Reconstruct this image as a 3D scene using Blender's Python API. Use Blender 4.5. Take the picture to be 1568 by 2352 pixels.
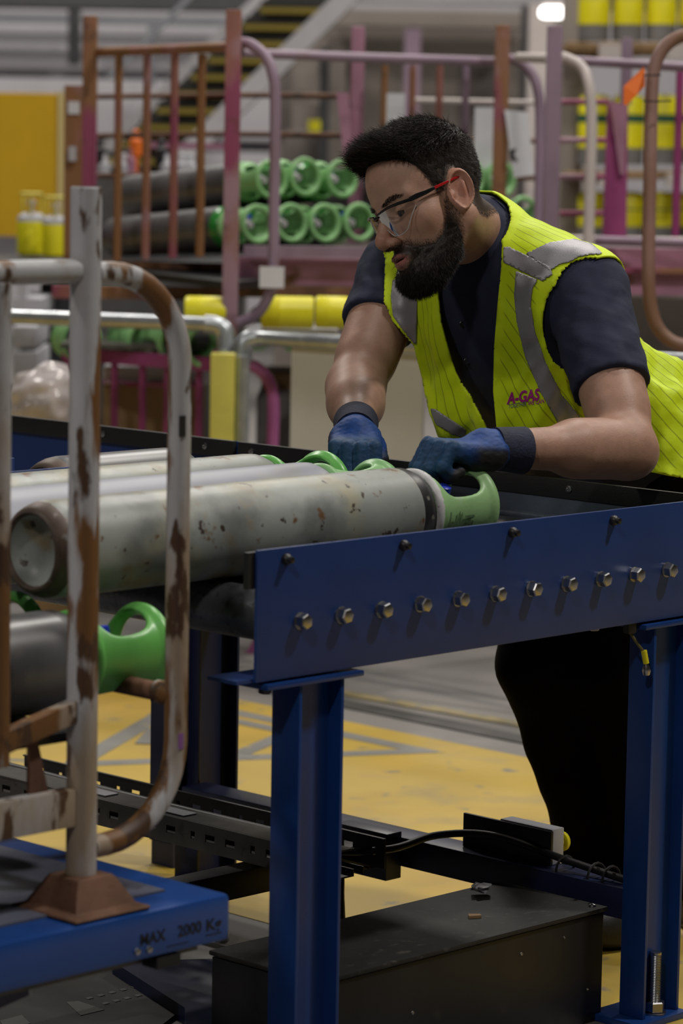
import bpy, bmesh, math, random
import numpy as np
from mathutils import Vector, Matrix
random.seed(7); RNG = np.random.default_rng(7)
PI = math.pi
S = bpy.context.scene
COL = S.collection
for _o in list(bpy.data.objects): bpy.data.objects.remove(_o)

# ------------------------------------------------------------------ camera
FPX, IW, IH = 7072.0, 1568, 2352
YAW, PITCH, ROLL = [math.radians(a) for a in (44.23, 6.891, 1.008)]
CAM = np.array([0, 0, 1.36])
_h = np.array([math.cos(YAW), math.sin(YAW), 0]); _r = np.array([math.sin(YAW), -math.cos(YAW), 0]); _u = np.array([0, 0, 1.])
CF = _h*math.cos(PITCH)-_u*math.sin(PITCH); _up = _u*math.cos(PITCH)+_h*math.sin(PITCH)
CR = _r*math.cos(ROLL)+_up*math.sin(ROLL); CU = -_r*math.sin(ROLL)+_up*math.cos(ROLL)
cd = bpy.data.cameras.new('camera'); cam = bpy.data.objects.new('camera', cd); COL.objects.link(cam)
cam.matrix_world = Matrix(((CR[0], CU[0], -CF[0], CAM[0]), (CR[1], CU[1], -CF[1], CAM[1]), (CR[2], CU[2], -CF[2], CAM[2]), (0, 0, 0, 1)))
cd.sensor_fit = 'VERTICAL'; cd.sensor_height = 36.0; cd.lens = FPX/IH*36.0
cd.clip_start = 0.05; cd.clip_end = 200
cd.dof.use_dof = True; cd.dof.focus_distance = 4.85; cd.dof.aperture_fstop = 5.0
S.camera = cam

# ------------------------------------------------------------------ world and lights
w = bpy.data.worlds.new('hall_air'); S.world = w; w.use_nodes = True
bg = w.node_tree.nodes['Background']; bg.inputs[0].default_value = (0.78, 0.80, 0.86, 1); bg.inputs[1].default_value = 0.020
S.view_settings.view_transform = 'Standard'; S.view_settings.look = 'None'
S.view_settings.exposure = -1.08; S.view_settings.gamma = 1.0; S.view_settings.use_curve_mapping = False
def area(name, loc, target, power, size, sy=None, col=(1, .95, .88)):
    l = bpy.data.lights.new(name, 'AREA'); l.energy = power; l.shape = 'RECTANGLE'; l.size = size; l.size_y = sy or size; l.color = col
    o = bpy.data.objects.new(name, l); COL.objects.link(o); o.location = loc
    o.rotation_euler = (Vector(target)-Vector(loc)).to_track_quat('-Z', 'Y').to_euler()
    return o
# high-bay lamps of the hall, with a few unseen fill lights added
area('overhead_light', (5.6, .55, 6.2), (5.1, 1.6, 0), 400, .38)
area('overhead_light', (-1.6, .2, 5.6), (-.6, .8, 0), 190, .38)
area('overhead_light', (-2.6, 5.2, 6.0), (-1.2, 5.3, 0), 230, .5)  # added fill from the left for surfaces turned towards the camera
area('overhead_light', (4.7, 3.7, 6.4), (4.6, 3.7, 0), 150, .6)  # added top light to lift the man's shoulders and the cylinder tops
area('overhead_light', (7.6, 5.6, 6.4), (7.6, 5.9, 0), 260, .6)
area('overhead_light', (6.0, 10.5, 6.6), (6.2, 10.3, 0), 380, .9)
area('overhead_light', (9.5, 14.0, 7.0), (10.5, 15.5, 0), 420, 1.0)  # added light to brighten the far left wall
area('overhead_light', (11.0, 10.0, 7.0), (11.0, 10.2, 0), 420, 1.0)
area('overhead_light', (12.5, 5.0, 7.0), (12.3, 5.3, 0), 520, 1.0)

# ------------------------------------------------------------------ picking points
def ray(px, py): return (px-IW/2)/FPX*CR-(py-IH/2)/FPX*CU+CF
def at(px, py, X=None, Y=None, Z=None, D=None):
    d = ray(px, py)
    if X is not None: t = (X-CAM[0])/d[0]
    elif Y is not None: t = (Y-CAM[1])/d[1]
    elif Z is not None: t = (Z-CAM[2])/d[2]
    else: t = D
    return CAM+t*d
def A(*a): return np.array(a, float)
def unit(v): v = np.asarray(v, float); return v/np.linalg.norm(v)

# ------------------------------------------------------------------ materials
MATS = {}
def mat(name, col=(.5, .5, .5), rough=.5, metal=0., spec=.5, spots=None, var=0., vscale=6., bump=0., bscale=60., rvar=0., coat=0., emit=None, sheen=0.):
    """spots: list of (colour, scale, threshold, softness, stretch) noise patches laid over the base colour"""
    if name in MATS: return MATS[name]
    m = bpy.data.materials.new(name); m.use_nodes = True; MATS[name] = m
    nt = m.node_tree; N = nt.nodes; L = nt.links; b = N['Principled BSDF']
    b.inputs['Roughness'].default_value = rough; b.inputs['Metallic'].default_value = metal
    b.inputs['Specular IOR Level'].default_value = spec; b.inputs['Coat Weight'].default_value = coat
    b.inputs['Sheen Weight'].default_value = sheen
    b.inputs['Base Color'].default_value = (*col, 1)
    if emit: b.inputs['Emission Color'].default_value = (*emit[:3], 1); b.inputs['Emission Strength'].default_value = emit[3]
    tc = N.new('ShaderNodeTexCoord'); geo = N.new('ShaderNodeNewGeometry')
    def noise(scale, stretch=(1, 1, 1), det=4., off=0.):
        mp = N.new('ShaderNodeMapping'); mp.inputs['Scale'].default_value = stretch; mp.inputs['Location'].default_value = (off, off*.7, off*.3)
        L.new(tc.outputs['Object'], mp.inputs[0])
        n = N.new('ShaderNodeTexNoise'); n.inputs['Scale'].default_value = scale; n.inputs['Detail'].default_value = det
        L.new(mp.outputs[0], n.inputs['Vector']); return n.outputs['Fac']
    cur = None
    if var:
        n = noise(vscale); r = N.new('ShaderNodeMapRange'); L.new(n, r.inputs[0]); r.inputs[1].default_value = .3; r.inputs[2].default_value = .7
        r.inputs[3].default_value = 1-var; r.inputs[4].default_value = 1+var
        mx = N.new('ShaderNodeMix'); mx.data_type = 'RGBA'; mx.blend_type = 'MULTIPLY'; mx.inputs[0].default_value = 1
        mx.inputs['A'].default_value = (*col, 1)
        cb = N.new('ShaderNodeCombineColor')
        for i in range(3): L.new(r.outputs[0], cb.inputs[i])
        L.new(cb.outputs[0], mx.inputs['B']); cur = mx.outputs['Result']
    for k, sp in enumerate(spots or []):
        c, sc, th, soft = sp[:4]; st = sp[4] if len(sp) > 4 else (1, 1, 1)
        n = noise(sc, st, 8., 3.7*k+1)
        if len(sp) > 5:     # more of it towards the foot of the thing: (upper height, lower height, amount)
            sx = N.new('ShaderNodeSeparateXYZ'); L.new(tc.outputs['Object'], sx.inputs[0]); zr = N.new('ShaderNodeMapRange'); L.new(sx.outputs[2], zr.inputs[0])
            zr.inputs[1].default_value = sp[5][0]; zr.inputs[2].default_value = sp[5][1]; zr.inputs[3].default_value = 0; zr.inputs[4].default_value = sp[5][2]
            ad = N.new('ShaderNodeMath'); ad.operation = 'ADD'; L.new(n, ad.inputs[0]); L.new(zr.outputs[0], ad.inputs[1]); n = ad.outputs[0]
        r = N.new('ShaderNodeMapRange'); L.new(n, r.inputs[0]); r.inputs[1].default_value = th; r.inputs[2].default_value = th+soft
        mx = N.new('ShaderNodeMix'); mx.data_type = 'RGBA'; L.new(r.outputs[0], mx.inputs[0])
        if cur is None: mx.inputs['A'].default_value = (*col, 1)
        else: L.new(cur, mx.inputs['A'])
        mx.inputs['B'].default_value = (*c, 1); cur = mx.outputs['Result']
    if cur is not None: L.new(cur, b.inputs['Base Color'])
    if rvar:
        n = noise(vscale*2.3, off=9.); r = N.new('ShaderNodeMapRange'); L.new(n, r.inputs[0]); r.inputs[3].default_value = max(0, rough-rvar); r.inputs[4].default_value = min(1, rough+rvar)
        L.new(r.outputs[0], b.inputs['Roughness'])
    if bump:
        n = noise(bscale, off=5.); bp = N.new('ShaderNodeBump'); bp.inputs['Strength'].default_value = bump; bp.inputs['Distance'].default_value = .002
        L.new(n, bp.inputs['Height']); L.new(bp.outputs[0], b.inputs['Normal'])
    return m
def attr_mat(name, attr, stops, rough=.6, bump=0., bscale=200., sss=0., extra=None, spec=.4, sheen=0.):
    """base colour from a float point attribute through a colour ramp"""
    m = bpy.data.materials.new(name); m.use_nodes = True; MATS[name] = m
    nt = m.node_tree; N = nt.nodes; L = nt.links; b = N['Principled BSDF']
    b.inputs['Roughness'].default_value = rough; b.inputs['Specular IOR Level'].default_value = spec; b.inputs['Sheen Weight'].default_value = sheen
    a = N.new('ShaderNodeAttribute'); a.attribute_name = attr
    cr = N.new('ShaderNodeValToRGB'); e = cr.color_ramp.elements
    while len(e) < len(stops): e.new(.5)
    for i, (p, c) in enumerate(stops): e[i].position = p; e[i].color = (*c, 1)
    tc = N.new('ShaderNodeTexCoord')
    n = N.new('ShaderNodeTexNoise'); n.inputs['Scale'].default_value = 45; n.inputs['Detail'].default_value = 5; L.new(tc.outputs['Object'], n.inputs['Vector'])
    ad = N.new('ShaderNodeMath'); ad.operation = 'MULTIPLY_ADD'; L.new(n.outputs['Fac'], ad.inputs[0]); ad.inputs[1].default_value = .12; 
    sb = N.new('ShaderNodeMath'); sb.operation = 'SUBTRACT'; L.new(a.outputs['Fac'], sb.inputs[0]); sb.inputs[1].default_value = .06
    L.new(sb.outputs[0], ad.inputs[2]); L.new(ad.outputs[0], cr.inputs[0]); L.new(cr.outputs[0], b.inputs['Base Color'])
    if sss: b.inputs['Subsurface Weight'].default_value = sss; b.inputs['Subsurface Radius'].default_value = (.012, .004, .002); b.inputs['Subsurface Scale'].default_value = .5
    if bump:
        n2 = N.new('ShaderNodeTexNoise'); n2.inputs['Scale'].default_value = bscale; n2.inputs['Detail'].default_value = 3; L.new(tc.outputs['Object'], n2.inputs['Vector'])
        bp = N.new('ShaderNodeBump'); bp.inputs['Strength'].default_value = bump; bp.inputs['Distance'].default_value = .001
        L.new(n2.outputs['Fac'], bp.inputs['Height']); L.new(bp.outputs[0], b.inputs['Normal'])
    return m

# ------------------------------------------------------------------ mesh builder
class MB:
    def __init__(s): s.v = []; s.f = []; s.m = []
    def add(s, v, f, m=0):
        o = len(s.v); s.v.extend([tuple(map(float, p)) for p in v]); s.f.extend([tuple(i+o for i in q) for q in f]); s.m.extend([m]*len(f)); return s
    def box(s, lo, hi, m=0, bev=0.):
        lo = np.minimum(lo, hi).astype(float); hi = np.maximum(np.asarray(lo), np.asarray(hi)).astype(float)
        return s.obox((lo+hi)/2, (hi-lo)/2, np.eye(3), m, bev)
    def obox(s, c, h, axes=np.eye(3), m=0, bev=0.):
        c = np.asarray(c, float); h = np.asarray(h, float); ax = np.asarray(axes, float)
        if bev <= 0:
            P = [c+ax[0]*h[0]*a+ax[1]*h[1]*b_+ax[2]*h[2]*d for a in (-1, 1) for b_ in (-1, 1) for d in (-1, 1)]
            return s.add(P, [(0, 1, 3, 2), (4, 6, 7, 5), (0, 4, 5, 1), (2, 3, 7, 6), (0, 2, 6, 4), (1, 5, 7, 3)], m)
        bm = bmesh.new(); bmesh.ops.create_cube(bm, size=2)
        for v in bm.verts: v.co = Vector((v.co.x*h[0], v.co.y*h[1], v.co.z*h[2]))
        bmesh.ops.bevel(bm, geom=bm.edges[:], offset=min(bev, min(h)*.95), segments=2, affect='EDGES', profile=.6)
        bm.verts.index_update()
        P = [c+ax[0]*v.co.x+ax[1]*v.co.y+ax[2]*v.co.z for v in bm.verts]; F = [[v.index for v in f.verts] for f in bm.faces]; bm.free()
        return s.add(P, F, m)
    def prism(s, poly, vec, m=0):
        """poly: 3-D outline, extruded by vec"""
        n = len(poly); P = [np.asarray(p, float) for p in poly]; Q = [p+np.asarray(vec, float) for p in P]
        F = [tuple(range(n))[::-1], tuple(range(n, 2*n))]+[(i, (i+1) % n, n+(i+1) % n, n+i) for i in range(n)]
        return s.add(P+Q, F, m)
    def tube(s, pts, r, seg=12, m=0, caps=True, closed=False, up=None):
        pts = [np.asarray(p, float) for p in pts]; n = len(pts)
        rr = r if hasattr(r, '__len__') else [r]*n
        T = []
        for i in range(n):
            a = pts[(i-1) % n] if (i or closed) else pts[0]; b = pts[(i+1) % n] if (i < n-1 or closed) else pts[-1]
            T.append(unit(b-a))
        ref = np.array([0, 0, 1.]) if abs(T[0][2]) < .9 else np.array([1., 0, 0])
        if up is not None: ref = np.asarray(up, float)
        u = unit(np.cross(T[0], ref)); V = []
        for i in range(n):
            u = unit(u-T[i]*(u@T[i])); w_ = np.cross(T[i], u)
            for k in range(seg):
                a = 2*PI*k/seg; V.append(pts[i]+rr[i]*(math.cos(a)*u+math.sin(a)*w_))
        F = []
        for i in range(n if closed else n-1):
            j = (i+1) % n
            for k in range(seg):
                k2 = (k+1) % seg; F.append((i*seg+k, i*seg+k2, j*seg+k2, j*seg+k))
        if caps and not closed: F.append(tuple(range(seg))[::-1]); F.append(tuple((n-1)*seg+k for k in range(seg)))
        return s.add(V, F, m)
    def lathe(s, prof, o, axis, seg=28, m=0, mfun=None):
        """prof: list of (distance along axis, radius)"""
        o = np.asarray(o, float); ax = unit(axis); ref = np.array([0, 0, 1.]) if abs(ax[2]) < .9 else np.array([1., 0, 0])
        u = unit(np.cross(ax, ref)); w_ = np.cross(ax, u); V = []; F = []; M = []
        for (d, r) in prof:
            for k in range(seg):
                a = 2*PI*k/seg; V.append(o+ax*d+max(r, 1e-5)*(math.cos(a)*u+math.sin(a)*w_))
        for i in range(len(prof)-1):
            for k in range(seg):
                k2 = (k+1) % seg; F.append((i*seg+k, i*seg+k2, (i+1)*seg+k2, (i+1)*seg+k)); M.append(mfun(i) if mfun else m)
        off = len(s.v); s.v.extend([tuple(p) for p in V]); s.f.extend([tuple(i+off for i in q) for q in F]); s.m.extend(M); return s
    def hexbolt(s, o, axis, r, h, m=0, washer=0.):
        o = np.asarray(o, float); ax = unit(axis)
        if washer: s.lathe([(0, 0), (0, washer), (h*.18, washer), (h*.18, r*.9)], o, ax, 20, m); o = o+ax*h*.18
        return s.lathe([(0, r), (h*.82, r), (h*.95, r*.86), (h, r*.6), (h, 0)], o, ax, 6, m)
    def disc(s, o, axis, r, seg=20, m=0): return s.lathe([(0, 0.0), (0, r)], o, axis, seg, m)
    def mesh(s, name, mats, smooth=True, ang=38):
        me = bpy.data.meshes.new(name); me.from_pydata(s.v, [], s.f); me.validate(clean_customdata=False)
        for m in (mats if isinstance(mats, (list, tuple)) else [mats]): me.materials.append(m)
        if len(me.polygons) == len(s.m) and any(s.m): me.polygons.foreach_set('material_index', s.m)
        bm = bmesh.new(); bm.from_mesh(me); bmesh.ops.recalc_face_normals(bm, faces=bm.faces[:]); bm.to_mesh(me); bm.free()
        if smooth: me.shade_smooth(); me.set_sharp_from_angle(angle=math.radians(ang))
        me.update(); return me
    def build(s, name, mats, parent=None, **k): return link(name, s.mesh(name, mats, **k), parent)

def link(name, me, parent=None):
    o = bpy.data.objects.new(name, me); COL.objects.link(o)
    if parent is not None: adopt(o, parent)
    return o
def wloc(p):
    v = Vector((0, 0, 0))
    while p is not None: v = v+p.location; p = p.parent
    return v
def adopt(o, p):
    """parts are modelled in world coordinates; the parent carries no rotation"""
    o.parent = p; o.location = o.location-wloc(p)
def tag(o, label=None, cat=None, group=None, kind=None):
    if label: o['label'] = label
    if cat: o['category'] = cat
    if group: o['group'] = group
    if kind: o['kind'] = kind
    return o
def thing(name, label, cat, loc=(0, 0, 0), group=None, rotz=0.):
    o = bpy.data.objects.new(name, None); COL.objects.link(o); o.empty_display_size = .05
    o.location = loc; o.rotation_euler = (0, 0, rotz); return tag(o, label, cat, group)
def structure(o): o['kind'] = 'structure'; return o
def dup(root, loc, rot=None, label=None, group=None):
    r = root.copy(); COL.objects.link(r); r.location = loc
    if rot is not None: r.rotation_euler = rot
    if label: r['label'] = label
    if group: r['group'] = group
    for ch in root.children:
        c = ch.copy(); COL.objects.link(c); c.parent = r
        for g in ch.children:
            d = g.copy(); COL.objects.link(d); d.parent = c
    return r
def arc(c, u, v, r, a0, a1, n=10):
    c, u, v = A(*c), A(*u), A(*v)
    return [c+r*(math.cos(a)*u+math.sin(a)*v) for a in np.linspace(math.radians(a0), math.radians(a1), n)]

# ------------------------------------------------------------------ implicit surfaces
def snet(fn, lo, hi, h):
    """surface net of fn(P)=0 (P: N x 3) on a grid"""
    lo = np.asarray(lo, float); n = np.maximum(3, np.ceil((np.asarray(hi)-lo)/h).astype(int)+1)
    ax = [lo[i]+h*np.arange(n[i]) for i in range(3)]
    V = np.empty(n, np.float32)
    step = max(1, int(400000//(n[1]*n[2])))
    Yg, Zg = np.meshgrid(ax[1], ax[2], indexing='ij')
    for i in range(0, n[0], step):
        xs = ax[0][i:i+step]
        P = np.empty((len(xs), n[1], n[2], 3)); P[..., 0] = xs[:, None, None]; P[..., 1] = Yg; P[..., 2] = Zg
        V[i:i+step] = fn(P.reshape(-1, 3)).reshape(len(xs), n[1], n[2])
    ins = V < 0
    c = [ins[a:n[0]-1+a, b:n[1]-1+b, d:n[2]-1+d] for a in (0, 1) for b in (0, 1) for d in (0, 1)]
    cnt = sum(x.astype(np.int8) for x in c); act = (cnt > 0) & (cnt < 8)
    idx = np.full(act.shape, -1, np.int64); I = np.argwhere(act); idx[act] = np.arange(len(I))
    acc = np.zeros((len(I), 3)); k = np.zeros(len(I))
    cor = [(a, b, d) for a in (0, 1) for b in (0, 1) for d in (0, 1)]
    for p in cor:
        for q in cor:
            if sum(abs(p[i]-q[i]) for i in range(3)) != 1 or p > q: continue
            va = V[I[:, 0]+p[0], I[:, 1]+p[1], I[:, 2]+p[2]].astype(float); vb = V[I[:, 0]+q[0], I[:, 1]+q[1], I[:, 2]+q[2]].astype(float)
            x = (va < 0) != (vb < 0); t = np.where(x, va/np.where(x, va-vb, 1), 0)
            pt = np.array(p)+t[:, None]*(np.array(q)-np.array(p)); acc[x] += pt[x]; k[x] += 1
    vert = lo+h*(I+acc/k[:, None]); F = []
    for d in range(3):
        e1, e2 = (d+1) % 3, (d+2) % 3
        sl = [slice(None)]*3; s2 = [slice(None)]*3; sl[d] = slice(0, n[d]-1); s2[d] = slice(1, n[d])
        a = ins[tuple(sl)]; b = ins[tuple(s2)]; E = np.argwhere(a != b)
        E = E[(E[:, e1] > 0) & (E[:, e2] > 0) & (E[:, e1] < n[e1]-1) & (E[:, e2] < n[e2]-1)]
        fl = a[E[:, 0], E[:, 1], E[:, 2]]
        def cell(o1, o2):
            Q = E.copy(); Q[:, e1] += o1; Q[:, e2] += o2; return idx[Q[:, 0], Q[:, 1], Q[:, 2]]
        q = np.stack([cell(-1, -1), cell(0, -1), cell(0, 0), cell(-1, 0)], 1)
        q[~fl] = q[~fl][:, ::-1]; F.append(q)
    return vert, np.concatenate(F)
def npmesh(name, v, f, mats, mi=None, attr=None, smooth=True):
    me = bpy.data.meshes.new(name); me.from_pydata(v.tolist(), [], f.tolist())
    for m in (mats if isinstance(mats, (list, tuple)) else [mats]): me.materials.append(m)
    if mi is not None: me.polygons.foreach_set('material_index', np.asarray(mi, np.int32))
    for k, a in (attr or {}).items(): me.attributes.new(k, 'FLOAT', 'POINT').data.foreach_set('value', np.asarray(a, np.float32))
    if smooth: me.shade_smooth()
    me.update(); return me
def smin(a, b, k): h = np.clip(.5+.5*(b-a)/k, 0, 1); return b+(a-b)*h-k*h*(1-h)
def smax(a, b, k): return -smin(-a, -b, k)
def sphere(P, c, r): return np.linalg.norm(P-np.asarray(c, float), axis=1)-r
def ell(P, c, r, M=None):
    q = P-np.asarray(c, float)
    if M is not None: q = q@np.asarray(M, float).T      # rows of M: local axes
    r = np.asarray(r, float); k0 = np.linalg.norm(q/r, axis=1); k1 = np.linalg.norm(q/(r*r), axis=1)
    return k0*(k0-1)/np.maximum(k1, 1e-6)
def cone(P, a, b, r1, r2):
    a = np.asarray(a, float); b = np.asarray(b, float); ba = b-a; q = P-a
    t = np.clip((q@ba)/(ba@ba), 0, 1); return np.linalg.norm(q-t[:, None]*ba, axis=1)-(r1+(r2-r1)*t)
def rbox(P, c, h, r, M=None):
    q = P-np.asarray(c, float)
    if M is not None: q = q@np.asarray(M, float).T
    d = np.abs(q)-(np.asarray(h, float)-r)
    return np.linalg.norm(np.maximum(d, 0), axis=1)+np.minimum(d.max(1), 0)-r
def wob(P, s, seed=0):
    """cheap smooth noise"""
    r = np.random.default_rng(seed); o = np.zeros(len(P))
    for k in range(7):
        d = r.normal(size=3); d /= np.linalg.norm(d); o += np.sin((P@d)*s*(1+.25*k)+r.uniform(0, 6.28))
    return o/4
# ================================================================== materials used by the setting and machines
BLUE = mat('blue_powder_coat', (.014, .043, .178), .42, var=.10, vscale=9, bump=.12, bscale=900, rvar=.08)
DBLUE = mat('blue_gloss_paint', (.009, .044, .195), .32, var=.12, vscale=7, rvar=.1)
NAVY = mat('navy_steel', (.012, .018, .06), .4, var=.2)
BLACKRUB = mat('black_rubber', (.012, .012, .013), .55, var=.15, bump=.2, bscale=300)
BLACKST = mat('black_steel', (.012, .012, .0135), .42, var=.2, spots=[((.03, .029, .028), 30, .62, .2)], rvar=.1)
DUSTY = mat('dusty_black_steel', (.02, .019, .018), .6, var=.25, vscale=14, spots=[((.07, .065, .058), 70, .6, .15)])
ZINC = mat('zinc_steel', (.42, .42, .43), .3, 1., var=.15, vscale=40)
GALV = mat('galvanised_tube', (.46, .49, .52), .34, .75, var=.22, vscale=12, spots=[((.62, .64, .66), 25, .58, .12)])
DGREYST = mat('grey_tray_steel', (.11, .105, .095), .45, .35, var=.25, vscale=18, spots=[((.05, .045, .04), 35, .58, .15)])
ROLLER = mat('roller_steel', (.10, .105, .115), .36, .55, var=.3, vscale=25, bump=.3, bscale=140, rvar=.12, spots=[((.05, .05, .055), 60, .55, .15)])
CONC = mat('concrete_floor', (.20, .188, .178), .62, var=.16, vscale=1.3, bump=.15, bscale=90, rvar=.15,
           spots=[((.13, .125, .12), 1.1, .60, .18), ((.33, .31, .29), 2.4, .62, .2), ((.10, .095, .09), .5, .62, .05, (6, .5, 1))])
YPAINT = mat('yellow_floor_paint', (.49, .335, .045), .5, var=.14, vscale=1.6, rvar=.12, bump=.1, bscale=120,
             spots=[((.43, .27, .03), 1.7, .52, .15), ((.40, .29, .09), 4.5, .57, .14), ((.55, .35, .035), .9, .57, .1, (1, 3, 1)), ((.20, .18, .13), 13, .63, .1)])
GPAINT = mat('grey_floor_paint', (.20, .195, .18), .55, var=.2, vscale=6, spots=[((.42, .33, .12), 18, .64, .12)])
DARKPL = mat('worn_grey_mat', (.062, .06, .057), .7, var=.3, vscale=8, spots=[((.1, .097, .09), 22, .6, .15)])
PALEG = mat('pale_grey_mark', (.16, .158, .15), .7, var=.2)
RUSTG = mat('rusted_grey_paint', (.50, .50, .53), .5, var=.10, vscale=7, bump=.25, bscale=80,
            spots=[((.36, .28, .20), 13, .57, .14, (1, 1, .25), (.92, .84, .10)), ((.19, .085, .025), 14, .60, .04, (1.2, 1.2, .22), (.90, .86, .035)), ((.085, .042, .02), 30, .61, .05, (1, 1, .35), (.90, .86, .03))])
RUSTG2 = mat('heavily_rusted_grey_paint', (.46, .46, .48), .55, var=.12, vscale=7, bump=.3, bscale=80,
             spots=[((.33, .25, .18), 12, .53, .14, (1, 1, .3), (.92, .84, .10)), ((.17, .075, .022), 12, .55, .04, (1.2, 1.2, .24), (.90, .86, .04)), ((.07, .034, .017), 30, .585, .05, (1, 1, .4), (.90, .86, .03))])
RUST = mat('brown_rust', (.135, .062, .035), .75, var=.3, vscale=14, bump=.4, bscale=120, spots=[((.20, .10, .05), 18, .55, .15), ((.06, .03, .018), 10, .58, .1)])
PINK = mat('faded_pink_paint', (.36, .17, .25), .5, var=.15, vscale=5, spots=[((.27, .12, .055), 3.2, .54, .08, (1, 1, .45)), ((.14, .06, .03), 7, .6, .08)])
PINKR = mat('rust_eaten_pink_paint', (.30, .125, .10), .6, var=.2, vscale=5, spots=[((.25, .115, .045), 4.5, .43, .1, (1, 1, .4)), ((.27, .055, .12), 3.6, .53, .07, (1, 1, .5)), ((.36, .22, .28), 5, .60, .08, (1, 1, .5)), ((.10, .045, .025), 9, .58, .1)])
MAUVE = mat('mauve_paint', (.27, .19, .26), .45, var=.12, vscale=6, spots=[((.20, .12, .09), 4, .62, .1, (1, 1, .5))])
MAGEN = mat('magenta_paint', (.30, .05, .17), .42, var=.12, vscale=8, spots=[((.42, .12, .3), 9, .64, .1)])
HOTPK = mat('pink_gloss_paint', (.42, .12, .30), .35, var=.12, vscale=8)
GRN = mat('green_plastic', (.14, .46, .10), .33, var=.12, vscale=12, spots=[((.2, .5, .2), 30, .66, .1)])
GRNP = mat('pale_green_plastic', (.31, .53, .235), .42, var=.12, vscale=14, bump=.1, bscale=200,
           spots=[((.42, .55, .38), 22, .64, .1), ((.10, .16, .07), 40, .70, .06)])
GRNM = mat('mint_green_plastic', (.24, .50, .20), .38, var=.1, vscale=14)
GRNDK = mat('green_enamel', (.035, .27, .045), .22, var=.15)
DIRTW = mat('dirty_white_band', (.55, .55, .56), .6, var=.2, vscale=40, spots=[((.25, .12, .2), 60, .64, .08), ((.12, .1, .09), 70, .66, .08)])
CYLG = mat('grey_green_cylinder_paint', (.30, .325, .305), .42, var=.12, vscale=7, bump=.15, bscale=60, rvar=.1,
           spots=[((.37, .345, .23), 8, .48, .16), ((.20, .215, .205), 11, .51, .14), ((.27, .22, .14), 14, .585, .10), ((.16, .085, .04), 30, .645, .05), ((.06, .042, .03), 52, .65, .04)])
CYLL = mat('lavender_grey_cylinder_paint', (.33, .34, .40), .46, var=.1, vscale=7, spots=[((.36, .36, .30), 7, .58, .15), ((.2, .11, .06), 14, .69, .05)])
CYLD = mat('dark_cylinder_paint', (.10, .10, .104), .34, var=.2, vscale=8, spots=[((.13, .125, .12), 14, .6, .15)])
CYLB = mat('cylinder_base_wear', (.115, .08, .062), .5, .2, var=.3, vscale=30, spots=[((.3, .28, .26), 50, .62, .1)])
NECKB = mat('black_shoulder_paint', (.02, .02, .022), .4, var=.3, spots=[((.2, .19, .17), 60, .64, .08)])
BRASS = mat('valve_brass', (.30, .26, .2), .4, .7, var=.2)
VALVW = mat('pale_valve_body', (.55, .52, .56), .45, var=.15)
CAPB = mat('blue_valve_cap', (.02, .05, .55), .35)
WHITEP = mat('white_paper', (.66, .67, .72), .6, var=.08)
INK = mat('black_ink', (.012, .012, .014), .6)
YEL = mat('signal_yellow', (.80, .73, .012), .42, var=.08)
YEL2 = mat('amber_yellow_panel', (.60, .36, .004), .5, var=.05)
YFOAM = mat('yellow_sleeve', (.60, .55, .10), .55, var=.14, vscale=9, spots=[((.33, .30, .04), 6, .62, .12)])
ORNG = mat('orange_tag', (.80, .16, .012), .5)
WOOD = mat('pallet_wood', (.26, .16, .075), .75, var=.25, vscale=12)
CARD = mat('cardboard', (.30, .19, .09), .75, var=.15, vscale=6)
PLAST = mat('stretch_film', (.55, .50, .50), .16, var=.2, vscale=18, bump=.8, bscale=26)
LGREY = mat('light_grey_plastic', (.46, .46, .5), .5, var=.06)
BOARD = mat('pale_grey_board', (.66, .655, .63), .6, var=.05, vscale=3)
CLAD = mat('wall_cladding', (.50, .485, .52), .55, var=.07, vscale=1.2)
CLADD = mat('wall_rail_grey', (.20, .21, .24), .55, var=.1)
BEAMD = mat('dark_roof_steel', (.055, .055, .06), .55, var=.15)
BEIGE = mat('beige_panel', (.27, .235, .21), .65, var=.1, vscale=1.5)
BEIGEL = mat('pale_column_paint', (.56, .50, .48), .5, var=.06)
TAUPE = mat('taupe_panel', (.15, .13, .12), .7, var=.15, vscale=1.4)
STRNG = mat('grey_stringer_paint', (.36, .35, .37), .5, var=.07)
TREADB = mat('black_tread', (.012, .012, .012), .6)
TREADY = mat('yellow_tread_edge', (.20, .15, .015), .6)
CABLE = mat('black_cable', (.014, .014, .015), .45)
LAMPW = mat('lamp_diffuser', (.9, .9, .9), .5, emit=(1, .98, .96, 9.))
DRUMG = mat('drum_grey', (.17, .17, .17), .5, var=.2)

# ================================================================== floor
F0 = MB(); F0.box((-6, -8, -.12), (3.68, 24, 0)); F0.box((3.68, -8, -.12), (5.13, 24, -.0005)); F0.box((5.13, -8, -.12), (26, 24, 0))
floor = structure(F0.build('floor', CONC, smooth=False))
fy = MB(); fy.box((3.68, -8, -.0005), (5.13, 24, .0012)); o = fy.build('yellow_walkway', YPAINT, floor, smooth=False)
def flp(px, py): q = at(px, py, Z=0); return q
def floor_poly(mb, pts, z0=.0012, z1=.0022): mb.prism([A(p[0], p[1], z0) for p in pts], (0, 0, z1-z0))
_sz = [0]
def stroke(mb, p, q, wd):
    _sz[0] += 1
    p, q = A(*p[:2]), A(*q[:2]); d = unit(q-p); n = A(-d[1], d[0])*wd/2; p = p-d*wd*.5; q = q+d*wd*.5
    floor_poly(mb, [p-n, q-n, q+n, p+n], .0012, .0022+.0002*_sz[0])
tri = MB(); T1, T2, T3 = (5.03, 4.56), (5.03, 5.44), (4.27, 5.0)
cen = (A(*T1)+A(*T2)+A(*T3))/3; To = [A(*t) for t in (T1, T2, T3)]; Ti = [cen+(t-cen)*.80 for t in To]
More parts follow.
